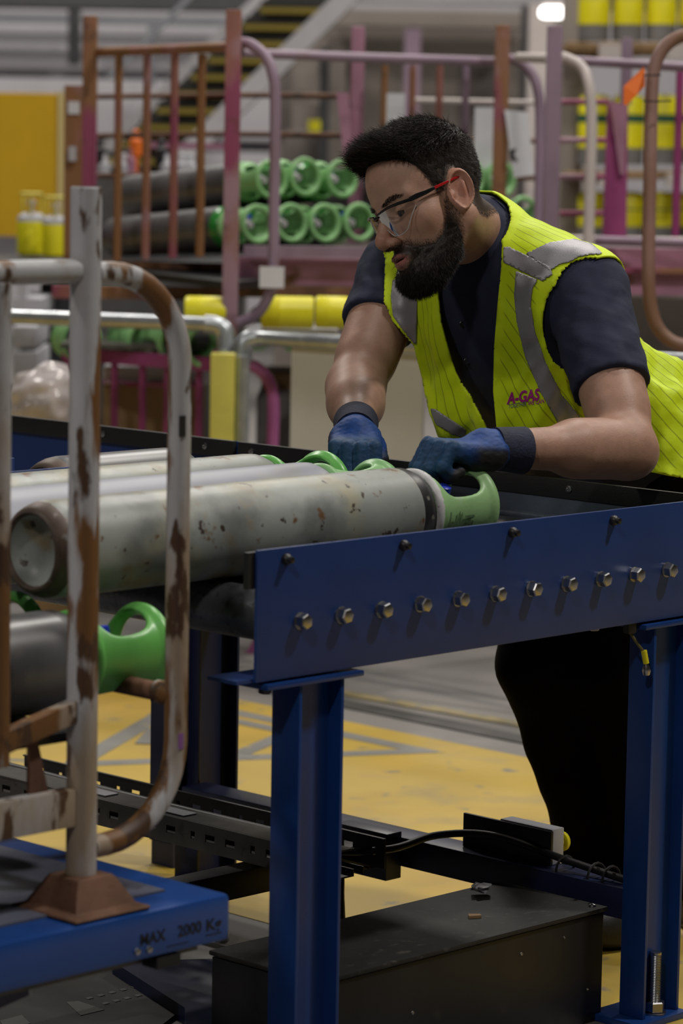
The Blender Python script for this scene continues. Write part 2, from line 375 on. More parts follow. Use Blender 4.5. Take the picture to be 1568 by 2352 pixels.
for i_ in range(3): floor_poly(tri, [To[i_], To[(i_+1) % 3], Ti[(i_+1) % 3], Ti[i_]])
# pictogram inside the triangle
for p, q in (((4.70, 4.86), (4.93, 4.95)), ((4.93, 4.95), (4.93, 5.12)), ((4.78, 5.05), (4.62, 4.93)), ((4.62, 4.93), (4.66, 4.82)), ((4.82, 4.80), (4.98, 5.0)), ((4.60, 5.08), (4.70, 5.16))): stroke(tri, p, q, .045)
tag(tri.build('floor_marking', GPAINT, smooth=False), 'grey painted warning triangle on the yellow floor behind the conveyor', 'floor marking')

mb = MB(); stroke(mb, flp(640, 1588), flp(1230, 1706), .075); mb.build('floor_joint', mat('dark_joint', (.075, .07, .065), .8, var=.3, vscale=8), floor, smooth=False)
mb = MB(); stroke(mb, flp(700, 1578), flp(1230, 1672), .05); mb.build('worn_line', mat('worn_yellow_line', (.27, .22, .11), .7, var=.3, vscale=9, spots=[((.19, .18, .17), 20, .5, .15)]), floor, smooth=False)
# ================================================================== far walls of the hall
def zone(px0, py0, px1, py1, D, th=.15):
    """box whose near face is seen between two pixels at depth D, squared to the camera heading"""
    a, b, c_ = at(px0, py0, D=D), at(px1, py0, D=D), at(px0, py1, D=D)
    return a, b, c_
def slab(mb, px0, py0, px1, py1, D, th=.15, m=0, bev=0.):
    a = at(px0, py0, D=D); b = at(px1, py1, D=D)
    R = A(math.sin(YAW), -math.cos(YAW), 0); Hd = A(math.cos(YAW), math.sin(YAW), 0); Z = A(0, 0, 1)
    hw = abs((b-a)@R)/2; hh = abs(b[2]-a[2])/2; c_ = (a+b)/2+Hd*th/2
    mb.obox(c_, (hw, th/2, hh), np.array([R, Hd, Z]), m, bev); return c_
mb = MB(); slab(mb, -1400, -1500, 2600, 1150, 21.0, .3); wall = structure(mb.build('wall_back', CLAD, smooth=False))
for (y0, y1, x1) in ((14, 44, 700), (48, 88, 700), (92, 128, 700), (132, 168, 700), (172, 330, 900), (334, 520, 900)):
    mb = MB(); slab(mb, -300, y0, x1, y1, 20.93, .06, bev=.02); mb.build('cladding_panel', CLAD, wall)
for (x0, y0, x1, y1) in ((-300, 28, 160, 50), (190, 38, 560, 58)):
    mb = MB(); slab(mb, x0, y0, x1, y1, 20.6, .08); mb.build('wall_rail', CLADD, wall)
mb = MB(); mb.box((-8, -10, 8.2), (26, 26, 8.4)); structure(mb.build('ceiling', BEAMD, smooth=False))
mb = MB(); slab(mb, -300, -75, 640, 24, 18.5, .5); tag(structure(mb.build('trim_1', BEAMD, smooth=False)), 'dark roof beam along the top left')
mb = MB(); slab(mb, 157, 6, 178, 148, 19.5, .2); mb.build('column', BEAMD, wall)
mb = MB(); slab(mb, 340, 60, 352, 200, 20.2, .1); mb.build('column', CLADD, wall)

# mezzanine room with a beam above, dark openings and a pale column
room = thing('mezzanine_room', 'beige mezzanine room behind the stacked frames, under a pale beam', 'room', at(1000, 1100, D=16.5)*A(1, 1, 0))
mb = MB(); slab(mb, 640, 20, 1330, 1100, 17.0, .3); mb.build('back_panel', BEIGE, room, smooth=False)
for (x0, y0, x1, y1) in ((775, 70, 925, 240), (960, 75, 1040, 260), (1050, 130, 1150, 330), (640, 130, 668, 330), (760, 120, 800, 400), (650, 300, 780, 420)):
    mb = MB(); slab(mb, x0, y0, x1, y1, 16.9, .1, bev=.02); mb.build('panel', TAUPE, room)
for (x0, y0, x1, y1, D, M) in ((760, 26, 1215, 66, 16.6, BEIGE), (780, -30, 1330, 12, 16.2, STRNG), (733, 110, 752, 420, 16.6, BEAMD), (752, 120, 790, 420, 16.7, BEIGE), (1200, 14, 1216, 520, 16.0, BEAMD), (1216, 10, 1262, 560, 15.8, BEIGEL), (1262, 5, 1325, 560, 15.9, BEIGE), (930, 66, 960, 420, 15.2, MAUVE)):
    mb = MB(); slab(mb, x0, y0, x1, y1, D, .2); mb.build('post' if x1-x0 < 80 else 'beam', M, room)
mb = MB(); slab(mb, 708, 275, 735, 303, 16.5, .02); mb.build('sticker', YEL, room)
mb = MB(); slab(mb, 672, 175, 732, 240, 16.4, .05); mb.build('panel', BEIGE, room)
lamp = thing('ceiling_lamp', 'bright white batten lamp glowing at the upper right beneath the beam', 'lamp', at(1282, 30, D=14.5))
mb = MB(); slab(mb, 1240, 14, 1325, 42, 14.5, .1, bev=.04); mb.build('diffuser', LAMPW, lamp)
mb = MB(); slab(mb, 1246, 4, 1320, 14, 14.52, .12); mb.build('housing', BEIGEL, lamp)

# ================================================================== staircase
st = thing('staircase', 'steel staircase with black and yellow edged treads behind the rusty frames', 'staircase', at(600, 700, D=15.5))
def bar(mb, p, q, D0, D1, wpx, th=.06, m=0):
    """flat bar between two pixels, width in pixels"""
    a, b = at(*p, D=D0), at(*q, D=D1); d = unit(b-a); Hd = A(math.cos(YAW), math.sin(YAW), 0); n = unit(np.cross(d, Hd)); k = unit(np.cross(n, d))
    hw = wpx/2*(D0+D1)/2/FPX; mb.obox((a+b)/2, (np.linalg.norm(b-a)/2, hw, th/2), np.array([d, n, k]), m)
mb = MB(); bar(mb, (850, -60), (380, 400), 15.2, 15.2, 46); mb.build('stringer', STRNG, st)
mb = MB(); bar(mb, (700, -95), (220, 375), 16.1, 16.1, 40); mb.build('stringer', STRNG, st)
mb = MB(); bar(mb, (600, -170), (250, 180), 15.3, 15.3, 12); mb.build('handrail', CLADD, st)
mb = MB(); bar(mb, (800, -82), (325, 385), 15.75, 15.75, 150, .02); mb.build('soffit', TREADB, st)
for k in range(11):
    x = 735-k*39.5; y = 8+k*38.5
    mb = MB(); Hd = A(math.cos(YAW), math.sin(YAW), 0)
    slab(mb, x-135, y-8, x+22, y+9, 15.25, .8, 0); t_ = mb.build('tread', TREADB, st)
    mb = MB(); slab(mb, x-138, y+9, x+20, y+24, 15.2, .08, 0); mb.build('nosing', TREADY, t_)

# ================================================================== roller conveyor
cv = thing('roller_conveyor', 'blue roller conveyor the man leans over, with a row of hex bolts on its side', 'conveyor', (3.3, 3.4, 0))
X0, X1, YF, YB, ZT, ZB = 2.822, 3.822, 2.901, 3.975, .8176, .639
mb = MB(); mb.box((X0, YF, ZB), (X1-.008, YF+.005, ZT), bev=.0015); mb.box((X0-.03, YF+.0052, ZB), (X1-.008, YF+.062, ZB+.005)); sp = mb.build('side_plate', BLUE, cv)
mb = MB(); mb.hexbolt((0, 0, 0), (0, -1, 0), .0110, .0145, 0, .0118)
bme = mb.mesh('hex_bolt', ZINC, ang=30)
for i in range(12):
    o = link('hex_bolt', bme); o.location = (2.9023+i*.0792, YF, .7156); adopt(o, sp); o.rotation_euler = (0, RNG.uniform(0, 1), 0)
mb = MB(); mb.lathe([(0, .0078), (.004, .0078), (.008, .006), (.010, .003), (.010, 0)], (0, 0, 0), (0, -1, 0), 16); mb.lathe([(0, .0045), (.012, .0045), (.013, 0)], (0, -.002, 0), (0, -1, 0), 10)
bme = mb.mesh('screw', BLACKST)
for i in range(4):
    o = link('screw', bme); o.location = (2.8739+i*.2294, YF, .8017); adopt(o, sp)
mb = MB(); mb.box((X0-.012, YF+.0055, ZT-.052), (X1-.01, YF+.014, ZT-.003)); mb.build('liner_strip', BLACKRUB, sp)
# end plates with black liner: one of this conveyor, one of its neighbour
mb = MB(); mb.box((X1, YF, .60), (X1+.005, YB+.006, ZT)); ep = mb.build('end_plate', BLUE, cv)
def liner(y0, y1, scr, parent):
    mb = MB(); mb.box((X1-.009, y0, ZT-.030), (X1, y1, ZT+.001), bev=.001); l = mb.build('liner_strip', BLACKRUB, parent)
    for y in scr:
        m2 = MB(); m2.lathe([(0, .0062), (.002, .006), (.0028, .0035), (.0012, .0028), (.0012, 0)], (X1-.009, y, ZT-.0135), (-1, 0, 0), 16); m2.build('screw', ZINC, parent)
liner(YF+.015, YB, (3.198, 3.45, 3.70, 3.939), ep)
nb = thing('neighbour_conveyor', 'second blue conveyor end with black liner, continuing left of the first', 'conveyor', (3.82, 4.7, 0))
mb = MB(); mb.box((X1, YB+.010, .60), (X1+.005, 5.6, ZT)); ep2 = mb.build('end_plate', BLUE, nb)
liner(YB+.012, 5.6, (4.06, 4.34, 4.62), ep2)
for yy in (4.15, 5.5): mb = MB(); mb.box((X1+.006, yy, 0), (X1+.06, yy+.06, .60)); mb.build('leg', NAVY, nb)
mb = MB(); mb.box((2.82, YB, ZB), (3.20, YB+.005, ZT-.045)); mb.build('side_plate', BLUE, cv)
mb = MB(); mb.box((2.70, 3.425, .76), (2.948, 3.43, .876), bev=.001); mb.box((2.70, 3.43, .76), (2.945, 3.56, .765)); mb.box((2.70, 3.555, .76), (2.948, 3.56, .878), bev=.001); mb.build('stop_bracket', BLUE, cv)
# bare steel kick plate inside the end of the conveyor, folded at its foot
mb = MB(); mb.box((X1-.016, YF+.02, .752), (X1-.0095, YB-.005, ZT-.0305)); mb.tube([A(X1-.020, YF+.02, .7545), A(X1-.020, YB-.005, .7545)], .0068, 16); mb.box((X1-.06, YF+.02, .748), (X1-.02, YB-.005, .7505))
mb.build('kick_plate', mat('scratched_steel', (.12, .145, .19), .36, .45, var=.35, vscale=8, bump=.5, bscale=90, rvar=.15, spots=[((.20, .22, .26), 16, .6, .12, (1, .12, 3)), ((.02, .025, .03), 12, .58, .12, (1, .15, 2))]), ep)
# rollers
mb = MB(); Ln = YB-YF-.03
mb.lathe([(0, 0), (0, .006), (.012, .006), (.012, .030), (.014, .0355), (.02, .0365), (Ln-.02, .0365), (Ln-.014, .0355), (Ln-.012, .030), (Ln-.012, .006), (Ln, .006), (Ln, 0)], (0, 0, 0), (0, 1, 0), 32)
rme = mb.mesh('roller', ROLLER)
for i in range(12):
    o = link('roller', rme); o.location = (2.9023+i*.0792, YF+.012, .7156); adopt(o, cv); o.rotation_euler = (0, RNG.uniform(0, 6), 0)
# legs: rolled I-beams with head plates
def ibeam(name, x0, x1, y0, y1, z0, z1, M, parent, tf=.006):
    mb = MB(); mb.box((x0, y0, z0), (x0+tf, y1, z1), bev=.0012); mb.box((x1-tf, y0, z0), (x1, y1, z1), bev=.0012)
    ym = (y0+y1)/2; mb.box((x0+tf, ym-.0025, z0), (x1-tf, ym+.0025, z1)); return mb.build(name, M, parent)
l1 = ibeam('leg', 2.903, 2.990, 2.899, 2.952, .012, ZB-.012, DBLUE, cv)
mb = MB(); mb.box((2.837, 2.893, ZB-.0115), (3.023, 2.962, ZB-.0035), bev=.002); mb.build('head_plate', DBLUE, l1)
mb = MB(); mb.box((2.85, 2.87, 0), (3.04, 2.98, .012)); mb.build('base_plate', DBLUE, l1)
mb = MB(); mb.hexbolt((2.868, 2.93, ZB-.0115), (0, 0, -1), .009, .012); mb.build('bolt', BLACKST, l1); mb = MB(); mb.hexbolt((3.008, 2.935, ZB-.0115), (0, 0, -1), .009, .03); mb.build('bolt', BLACKST, l1)
l2 = ibeam('leg', 3.668, 3.757, 2.899, 2.947, .012, ZB-.012, DBLUE, cv)
mb = MB(); mb.box((3.64, 2.893, ZB-.0115), (3.80, 2.958, ZB-.0035), bev=.002); mb.build('head_plate', DBLUE, l2)
mb = MB(); mb.box((3.64, 2.885, 0), (3.765, 2.99, .012), bev=.002); mb.build('base_plate', DBLUE, l2)
# anchor stud with thread and nut
mb = MB(); c0 = A(3.712, 2.912, .012); prof = [(.012, .0085)]
z = .016
while z < .094: prof += [(z, .0088), (z+.0012, .0096), (z+.0024, .0088)]; z += .0026
prof += [(.096, .0094), (.0985, .0088), (.099, .0070), (.099, 0)]
mb.lathe(prof, c0, (0, 0, 1), 20); ab = mb.build('anchor_stud', ZINC, l2, ang=60)
mb = MB(); mb.lathe([(0, 0), (0, .019), (.003, .019), (.003, .01)], c0, (0, 0, 1), 24); mb.lathe([(.003, .0145), (.005, .0165), (.018, .0165), (.02, .0145), (.02, .008)], c0, (0, 0, 1), 6); mb.build('nut', ZINC, ab, ang=25)
l3 = ibeam('leg', 3.735, 3.835, 3.985, 4.045, .012, ZB, NAVY, cv)
mb = MB(); mb.box((3.70, 4.02, .09), (3.733, 4.075, ZB)); mb.build('gusset', NAVY, l3)
mb = MB(); mb.box((3.70, 3.96, 0), (3.86, 4.07, .012)); mb.build('base_plate', DBLUE, l3)
# earth wire and fitting under the side plate
mb = MB(); mb.hexbolt((3.628, 2.915, ZB-.001), (0, 0, -1), .011, .016); mb.build('bolt', DUSTY, cv); mb = MB(); mb.hexbolt((3.55, 2.92, ZB-.001), (0, 0, -1), .007, .005); mb.build('bolt', ZINC, cv)
mb = MB(); mb.tube([A(3.628, 2.915, .624), A(3.634, 2.906, .608), A(3.643, 2.897, .592)], .0022, 8); ew = mb.build('earth_wire', mat('olive_wire', (.10, .085, .02), .6), cv)
mb = MB(); mb.tube([A(3.642, 2.898, .596), A(3.6455, 2.8955, .576)], .0046, 10); mb.build('yellow_sleeve', YEL, ew)
mb = MB(); mb.lathe([(0, .003), (.006, .0055), (.012, .0068), (.018, .005), (.020, 0)], (3.6455, 2.8955, .576), (.1, 0, -1), 12); mb.build('terminal', ZINC, ew)
# lower stretchers
mb = MB(); mb.box((3.69, 2.948, .155), (3.75, 3.98, .205), bev=.003); bmY = mb.build('stretcher', NAVY, cv)
mb = MB(); mb.box((2.99, 3.46, .155), (3.69, 3.505, .20), bev=.003); mb.build('stretcher', BLACKST, cv)
mb = MB(); mb.box((2.55, 3.50, .10), (3.05, 3.56, .16), bev=.003); mb.build('stretcher', BLACKST, cv)
mb = MB(); mb.box((3.655, 3.44, .135), (3.692, 3.56, .215), bev=.002); mb.hexbolt((3.655, 3.475, .185), (-1, 0, 0), .010, .008, 0, .014); mb.build('bracket', NAVY, cv)
# cable trays: perforated channels running along the conveyor's width
def tray(name, x0, x1, y0, y1, z0, hgt, M, slot, parent):
    """C channel along Y with slots cut through web and lower flange"""
    mb = MB(); t = .0025
    ys = list(np.arange(y0+.02, y1-.03, slot)); zs = z0+hgt*.45
    def strip(fn, w0, w1):   # fn maps (y, w) -> 3-D; w spans the sheet
        a, b = w0+(w1-w0)*.36, w0+(w1-w0)*.64; last = y0
        for k, y in enumerate(ys):
            ln = .022 if k % 3 else .010
            for (ya, yb, wa, wb) in ((last, y, w0, w1), (y, y+ln, w0, a), (y, y+ln, b, w1)): fn(ya, yb, wa, wb)
            last = y+ln
        fn(last, y1, w0, w1)
    strip(lambda ya, yb, wa, wb: mb.box((x0, ya, wa), (x0+t, yb, wb)), z0, z0+hgt)
    strip(lambda ya, yb, wa, wb: mb.box((wa, ya, z0), (wb, yb, z0+t)), x0+t, x1)
    mb.box((x0-.0035, y0, z0+hgt-t), (x0, y1, z0+hgt)); mb.box((x1, y0, z0), (x1+t, y1, z0+.012))
    return mb.build(name, M, parent, smooth=False)
tr1 = tray('cable_tray', 3.55, 3.50, 3.345, 4.25, .190, .050, BLACKST, .052, cv)
tr2 = tray('cable_tray', 3.37, 3.43, 3.30, 4.25, .205, .046, DGREYST, .047, cv)
for yy in (3.50, 3.66, 3.80, 3.95):
    mb = MB(); mb.box((3.475, yy, .206), (3.487, yy+.01, .233)); mb.build('tray_clip', BLACKRUB, tr2)
for (ya, xa) in ((3.64, 3.38), (3.84, 3.385)):
    mb = MB(); mb.box((xa, ya, .2515), (xa+.03, ya+.07, .2535)); mb.build('tape_patch', LGREY, tr2)
mb = MB(); mb.box((3.373, 3.30, .248), (3.43, 4.25, .251)); 
mb.build('tray_lid', DGREYST, tr2)
# cables
def wire(name, pts, r, M, label=None, parent=None, seg=10):
    P = [np.asarray(p, float) for p in pts]; Q = []
    for i in range(len(P)-1):
        a, b, c_, d = P[max(i-1, 0)], P[i], P[i+1], P[min(i+2, len(P)-1)]
        for t in np.linspace(0, 1, 7)[:-1]: Q.append(.5*((2*b)+(c_-a)*t+(2*a-5*b+4*c_-d)*t*t+(3*b-3*c_+d-a)*t**3))
    Q.append(P[-1]); mb = MB(); mb.tube(Q, r, seg)
    o = mb.build(name, M, parent)
    if label: tag(o, label, 'cable')
    return o
wire('power_cable', [(3.47, 4.25, .225), (3.47, 3.80, .222), (3.472, 3.55, .22), (3.50, 3.42, .215), (3.58, 3.36, .216), (3.66, 3.33, .232), (3.70, 3.24, .240), (3.715, 3.10, .222), (3.715, 2.99, .213), (3.718, 2.96, .211)], .0062, CABLE,
     'thin black cable arching over the beam beneath the conveyor')
wire('cable_hose', [(3.46, 4.25, .238), (3.455, 3.75, .236), (3.46, 3.52, .234), (3.475, 3.42, .228), (3.47, 3.375, .20), (3.455, 3.355, .155), (3.45, 3.345, .10), (3.455, 3.34, .02)], .0098, CABLE,
     'thick black hose bending down beneath the conveyor towards the floor')
for yy in (3.105, 3.04, 3.01):
    mb = MB(); mb.tube(arc((3.717, yy, .206), (1, 0, 0), (0, 0, 1), .022, -60, 240, 14), .0022, 6); tag(mb.build('cable_tie', BLACKRUB, bmY), 'black cable tie around beam and cable')
# black machine housing between the legs
hb = thing('machine_housing', 'black sheet-metal housing on the floor beneath the conveyor', 'machine', (3.3, 3.07, 0))
mb = MB(); mb.box((3.022, 2.972, 0), (3.655, 3.19, .172), bev=.002); mb.build('body', BLACKST, hb)
mb = MB(); mb.box((3.019, 2.968, .1735), (3.660, 3.194, .181), bev=.0025); mb.build('lid', DUSTY, hb)
for (x, z, r) in ((3.46, .140, .0028), (3.22, .095, .003), (3.62, .055, .0026), (3.56, .148, .002)):
    mb = MB(); mb.lathe([(0, r), (.0015, r*.8), (.002, 0)], (x, 2.972, z), (0, -1, 0), 10); mb.build('rivet', ZINC, hb)
mb = MB(); mb.lathe([(0, .006), (.003, .005), (.005, 0)], (3.642, 2.985, .181), (0, 0, 1), 12); mb.build('screw', ZINC, hb)
mb = MB()
for k in range(5):
    a0 = k*.6; p = [A(3.565+.017*math.cos(a0+j*1.25)*(1+.3*math.sin(3*j+k)), 3.15+.017*math.sin(a0+j*1.25), .1815+.004+.012*abs(math.sin(j*1.7+k))) for j in range(5)]
    mb.add(p, [(0, 1, 2), (0, 2, 3), (0, 3, 4)])
    mb.add([q+A(.0008, .0008, .0008) for q in p], [(2, 1, 0), (3, 2, 0), (4, 3, 0)])
tag(mb.build('crumpled_film', mat('clear_film', (.7, .7, .72), .12, spec=.8), smooth=False), 'scrap of crumpled clear film lying on the black housing', 'litter')
mb = MB(); mb.prism([A(3.44, 3.062, .1812), A(3.458, 3.052, .1812), A(3.463, 3.060, .1812), A(3.45, 3.072, .1812)], (0, 0, .004)); tag(mb.build('paper_scrap', CARD), 'small brown paper scrap lying on the black housing', 'litter')
# control box on the beam
jb = thing('control_box', 'light grey control box with black back plate and yellow button on the low beam', 'control box', (3.72, 3.23, .205))
mb = MB(); mb.box((3.716, 3.135, .2055), (3.722, 3.325, .262), bev=.001); mb.build('back_plate', BLACKST, jb)
mb = MB(); mb.box((3.7225, 3.138, .2055), (3.752, 3.250, .264), bev=.002); mb.build('box', LGREY, jb)
mb = MB(); mb.lathe([(0, .011), (.010, .011), (.010, .017), (.018, .016), (.021, .010), (.021, 0)], (3.752, 3.155, .236), (1, 0, 0), 20); mb.build('button', YEL, jb)
# black cable lying on the floor at the right
wire('floor_cable', [(4.6, 3.60, .008), (4.25, 3.30, .008), (4.13, 3.08, .008), (3.9, 2.7, .008), (3.85, 2.2, .008)], .008, CABLE, 'black cable lying across the yellow floor at the right edge')
# ================================================================== gas cylinders (axis along local +X, origin at the base)
def guard_mesh(name, M, M2=None, wn=.040, both=True):
    def fn(P):
        x = P[:, 0]; rho = np.hypot(P[:, 1], P[:, 2]); R0 = .0505-.002*np.clip(x/.06, 0, 1)+.005*np.clip((x-.07)/.06, 0, 1)
        d = np.abs(rho-R0)-.0034
        ang = np.abs(np.arctan2(P[:, 1], P[:, 2]))          # 0 at top
        aw = np.minimum(ang, PI-ang) if both else ang                          # windows at top and bottom
        win = np.sqrt(((x-.070)/.041)**4+(aw*R0/wn)**4)**.5-1
        d = smax(d, -win*.04, .006)
        d = smax(d, np.maximum(-x, x-.132), .003)
        ring = np.hypot(rho-.0545, (x-.006)*.9)-.0075
        rim = np.hypot((rho-.0525), (x-.126))-.0085
        return smin(smin(d, ring, .006), rim, .006)
    v, f = snet(fn, (-.006, -.068, -.068), (.144, .068, .068), .0021)
    c = v[f].mean(1); mi = ((c[:, 0] < .0085) & (np.hypot(c[:, 1], c[:, 2]) > .0555)).astype(int) if M2 else None
    return npmesh(name, v, f, [M]+([M2] if M2 else []), mi)
def cyl_profile(L, r):
    k = r/.0655
    return [(.030, 0), (.028, .020*k), (.020, .040*k), (.006, .047*k), (.0, .0505*k), (.001, .054*k), (.006, .0580*k), (.014, .0615*k), (.022, .0640*k), (.034, r), (L*.25, r), (L*.5, r), (L*.75, r), (L-.050, r), (L-.034, r*.985), (L-.020, r*.90), (L-.009, r*.72), (L-.002, r*.5), (L, r*.42), (L+.012, r*.40), (L+.012, 0)]
GME = {}
def gas_cylinder(label, loc, az=0., roll=0., L=.74, r=.0655, body=None, neck=None, gm='pale', group=None, el=0., cap=True, base=None, share=None, guard=True):
    root = thing('gas_cylinder', label, 'gas cylinder', (0, 0, 0), group)
    if share is None:
        mb = MB(); pr = cyl_profile(L, r); nb = len(pr)
        mb.lathe(pr, (0, 0, 0), (1, 0, 0), 40, mfun=lambda i: 0 if i < 3 else (1 if i < 8 else (2 if i >= nb-8 else 0)))
        me = mb.mesh('cylinder_body', [body, base or CYLB, neck or NECKB], ang=50)
    else: me = share
    link('cylinder_body', me, root)
    if not guard:
        root.location = loc; root.rotation_euler = (roll, -el, az); return root, me
    if gm not in GME:
        GME[gm] = guard_mesh('guard', {'pale': GRNP, 'mint': GRNM, 'green': GRN}[gm], DIRTW if gm == 'pale' else None, .056 if gm == 'green' else .040, gm != 'green')
    g = link('guard', GME[gm], root); g.location = (L-.012, 0, 0)
    if 'valve' not in GME:
        mb = MB(); mb.lathe([(0, .012), (.03, .012), (.03, .017), (.055, .017), (.06, .010), (.075, .010), (.075, 0)], (0, 0, 0), (1, 0, 0), 16)
        mb.lathe([(0, .010), (.022, .010), (.022, .008)], (.042, 0, 0), (0, 0, 1), 14); GME['valve'] = mb.mesh('valve', VALVW)
        mb = MB(); mb.lathe([(0, .011), (.012, .011), (.014, .008), (.014, 0)], (.042, 0, .022), (0, 0, 1), 16); GME['cap'] = mb.mesh('valve_cap', CAPB)
    v = link('valve', GME['valve'], root); v.location = (L+.008, 0, 0)
    if cap:
        c = link('valve_cap', GME['cap']); c.parent = v
    root.location = loc; root.rotation_euler = (roll, -el, az)
    return root, me
ZR = .7525
gA, _ = gas_cylinder('nearest grey-green rust-specked gas cylinder on the conveyor, its green guard held by the left hand', (2.58, 3.08, ZR+.0655), 0, math.radians(18), .742, body=CYLG, gm='pale', group='cylinders on the conveyor')
# faded print and bar code on the guard of the nearest cylinder
gx0 = 2.58+.742-.012
def guard_patch(mb, x0, x1, a0, a1, r=.0532):
    n = 4; V = [A(gx0+x, 3.08-r*math.sin(a), ZR+.0655+r*math.cos(a)) for x in (x0, x1) for a in np.linspace(math.radians(a0), math.radians(a1), n+1)]
    mb.add(V, [(k, k+1, n+2+k, n+1+k) for k in range(n)])
PRNT = mat('faded_print', (.16, .26, .125), .6, var=.3, vscale=200)
for (x0, x1, a0, a1) in ((.030, .0325, 72, 92), (.0325, .040, 88, 92), (.044, .046, 76, 94), (.050, .052, 72, 90), (.055, .057, 74, 96), (.062, .084, 80, 84), (.066, .070, 92, 112), (.072, .078, 88, 114), (.080, .084, 90, 112)):
    mb = MB(); guard_patch(mb, x0, x1, a0, a1); mb.build('print_mark', PRNT, gA)
gB, _ = gas_cylinder('lavender-grey gas cylinder lying between the two other pale cylinders on the conveyor', (2.42, 3.216, ZR+.0655), 0, math.radians(-30), .845, body=CYLL, neck=CYLL, gm='mint', group='cylinders on the conveyor')
gC, _ = gas_cylinder('third pale gas cylinder on the conveyor, its guard under the right hand', (2.50, 3.352, ZR+.0655), 0, math.radians(20), .785, body=CYLG, neck=CYLG, gm='green', group='cylinders on the conveyor')
gD, _ = gas_cylinder('short dark grey gas cylinder at the back of the conveyor beside the blue bracket', (2.952, 3.495, ZR+.0655), 0, math.radians(90), .30, body=CYLD, neck=CYLD, guard=False, group='cylinders on the conveyor')

# ================================================================== lift table in the left foreground
lt = thing('lift_table', 'blue lift table at the lower left, marked with its maximum load', 'lift table', (2.2, 3.0, 0))
LZ = .400; LX, LY = [float(c_) for c_ in at(531, 2051, Z=LZ)[:2]]
LIFTB = mat('lift_blue_paint', (.012, .066, .285), .34, var=.12, vscale=7, rvar=.1)
mb = MB(); mb.box((.9, LY, LZ-.062), (LX, 3.60, LZ), bev=.010); plat = mb.build('platform', LIFTB, lt)
mb = MB(); mb.box((.95, LY+.03, LZ-.075), (LX-.03, 3.52, LZ-.062)); mb.build('trim_strip', DGREYST, lt)
mb = MB(); mb.box((1.1, LY+.06, LZ+.0005), (LX-.06, 3.50, LZ+.0035)); mb.build('tread_plate', mat('worn_blue_deck', (.10, .105, .15), .55, var=.3, vscale=9, spots=[((.17, .17, .25), 5, .55, .1), ((.06, .045, .035), 16, .6, .1)]), plat)
for x in (at(314, 2186, Y=LY), at(341, 2181, Y=LY)):
    mb = MB(); mb.lathe([(0, .0048), (.003, .004), (.004, 0)], (x[0], LY, x[2]), (0, -1, 0), 14); mb.build('rivet', ZINC, plat)
mb = MB(); mb.box((LX-.125, LY+.002, LZ-.078), (LX-.085, LY+.03, LZ-.064)); mb.build('stop_block', BLACKRUB, lt)
mb = MB(); mb.box((1.2, 2.84, 0), (2.52, 3.50, .09), bev=.004); mb.build('base_frame', NAVY, lt)
def xarm(mb, p, q, wd, th):
    d = unit(A(*q)-A(*p)); n = A(0, 1, 0); k = np.cross(d, n); mb.obox((A(*p)+A(*q))/2, (np.linalg.norm(A(*q)-A(*p))/2, th/2, wd/2), np.array([d, n, k]))
for y in (2.90, 3.42):
    for (p, q) in (((1.25, y, .12), (2.42, y, .315)), ((1.25, y+.03, .315), (2.42, y+.03, .12))):
        mb = MB(); xarm(mb, p, q, .05, .02); mb.build('scissor_arm', NAVY, lt)
def text_mesh(txt, size, bold=0., shear=0., sx=1., space=1.):
    c = bpy.data.curves.new('lettering', 'FONT'); c.body = txt; c.size = size; c.offset = bold; c.shear = shear; c.align_x = 'LEFT'; c.space_character = space; c.resolution_u = 3
    o = bpy.data.objects.new('lettering', c); COL.objects.link(o); bpy.context.view_layer.update()
    dg = bpy.context.evaluated_depsgraph_get(); me = bpy.data.meshes.new_from_object(o.evaluated_get(dg)); bpy.data.objects.remove(o)
    v = np.array([x.co[:] for x in me.vertices]); f = [list(p.vertices) for p in me.polygons]; bpy.data.meshes.remove(me)
    v[:, 0] *= sx; return v, f
def flat_text(txt, size, o, ux, uy, M, parent, bold=0., sx=1., name='lettering'):
    v, f = text_mesh(txt, size, bold, 0, sx); P = A(*o)+v[:, :1]*A(*ux)+v[:, 1:2]*A(*uy)
    mb = MB(); mb.add(P, f); return mb.build(name, M, parent, smooth=False)
def lift_text(txt, px, py, wpx, hz):
    o_ = at(px, py, Y=LY); w_ = at(px+wpx, py, Y=LY)[0]-o_[0]; v, f = text_mesh(txt, 1., .02); v[:, 0] = (v[:, 0]-v[:, 0].min())/np.ptp(v[:, 0])*w_; v[:, 1] *= hz/.72
    mb = MB(); mb.add([A(o_[0]+p[0], LY-.0006, o_[2]+p[1]) for p in v], f); mb.build('lettering', INK, plat, smooth=False)
lift_text('MAX', 322, 2172, 58, .0150); lift_text('2000', 408, 2152, 54, .0150); lift_text('Kg', 474, 2138, 34, .0150)
for (px, py, wp) in ((382, 2176, 50), (472, 2150, 36)):
    o_ = at(px, py, Y=LY); mb = MB(); mb.box((o_[0], LY-.0006, o_[2]), (at(px+wp, py, Y=LY)[0], LY, o_[2]+.001)); mb.build('underline', INK, plat)
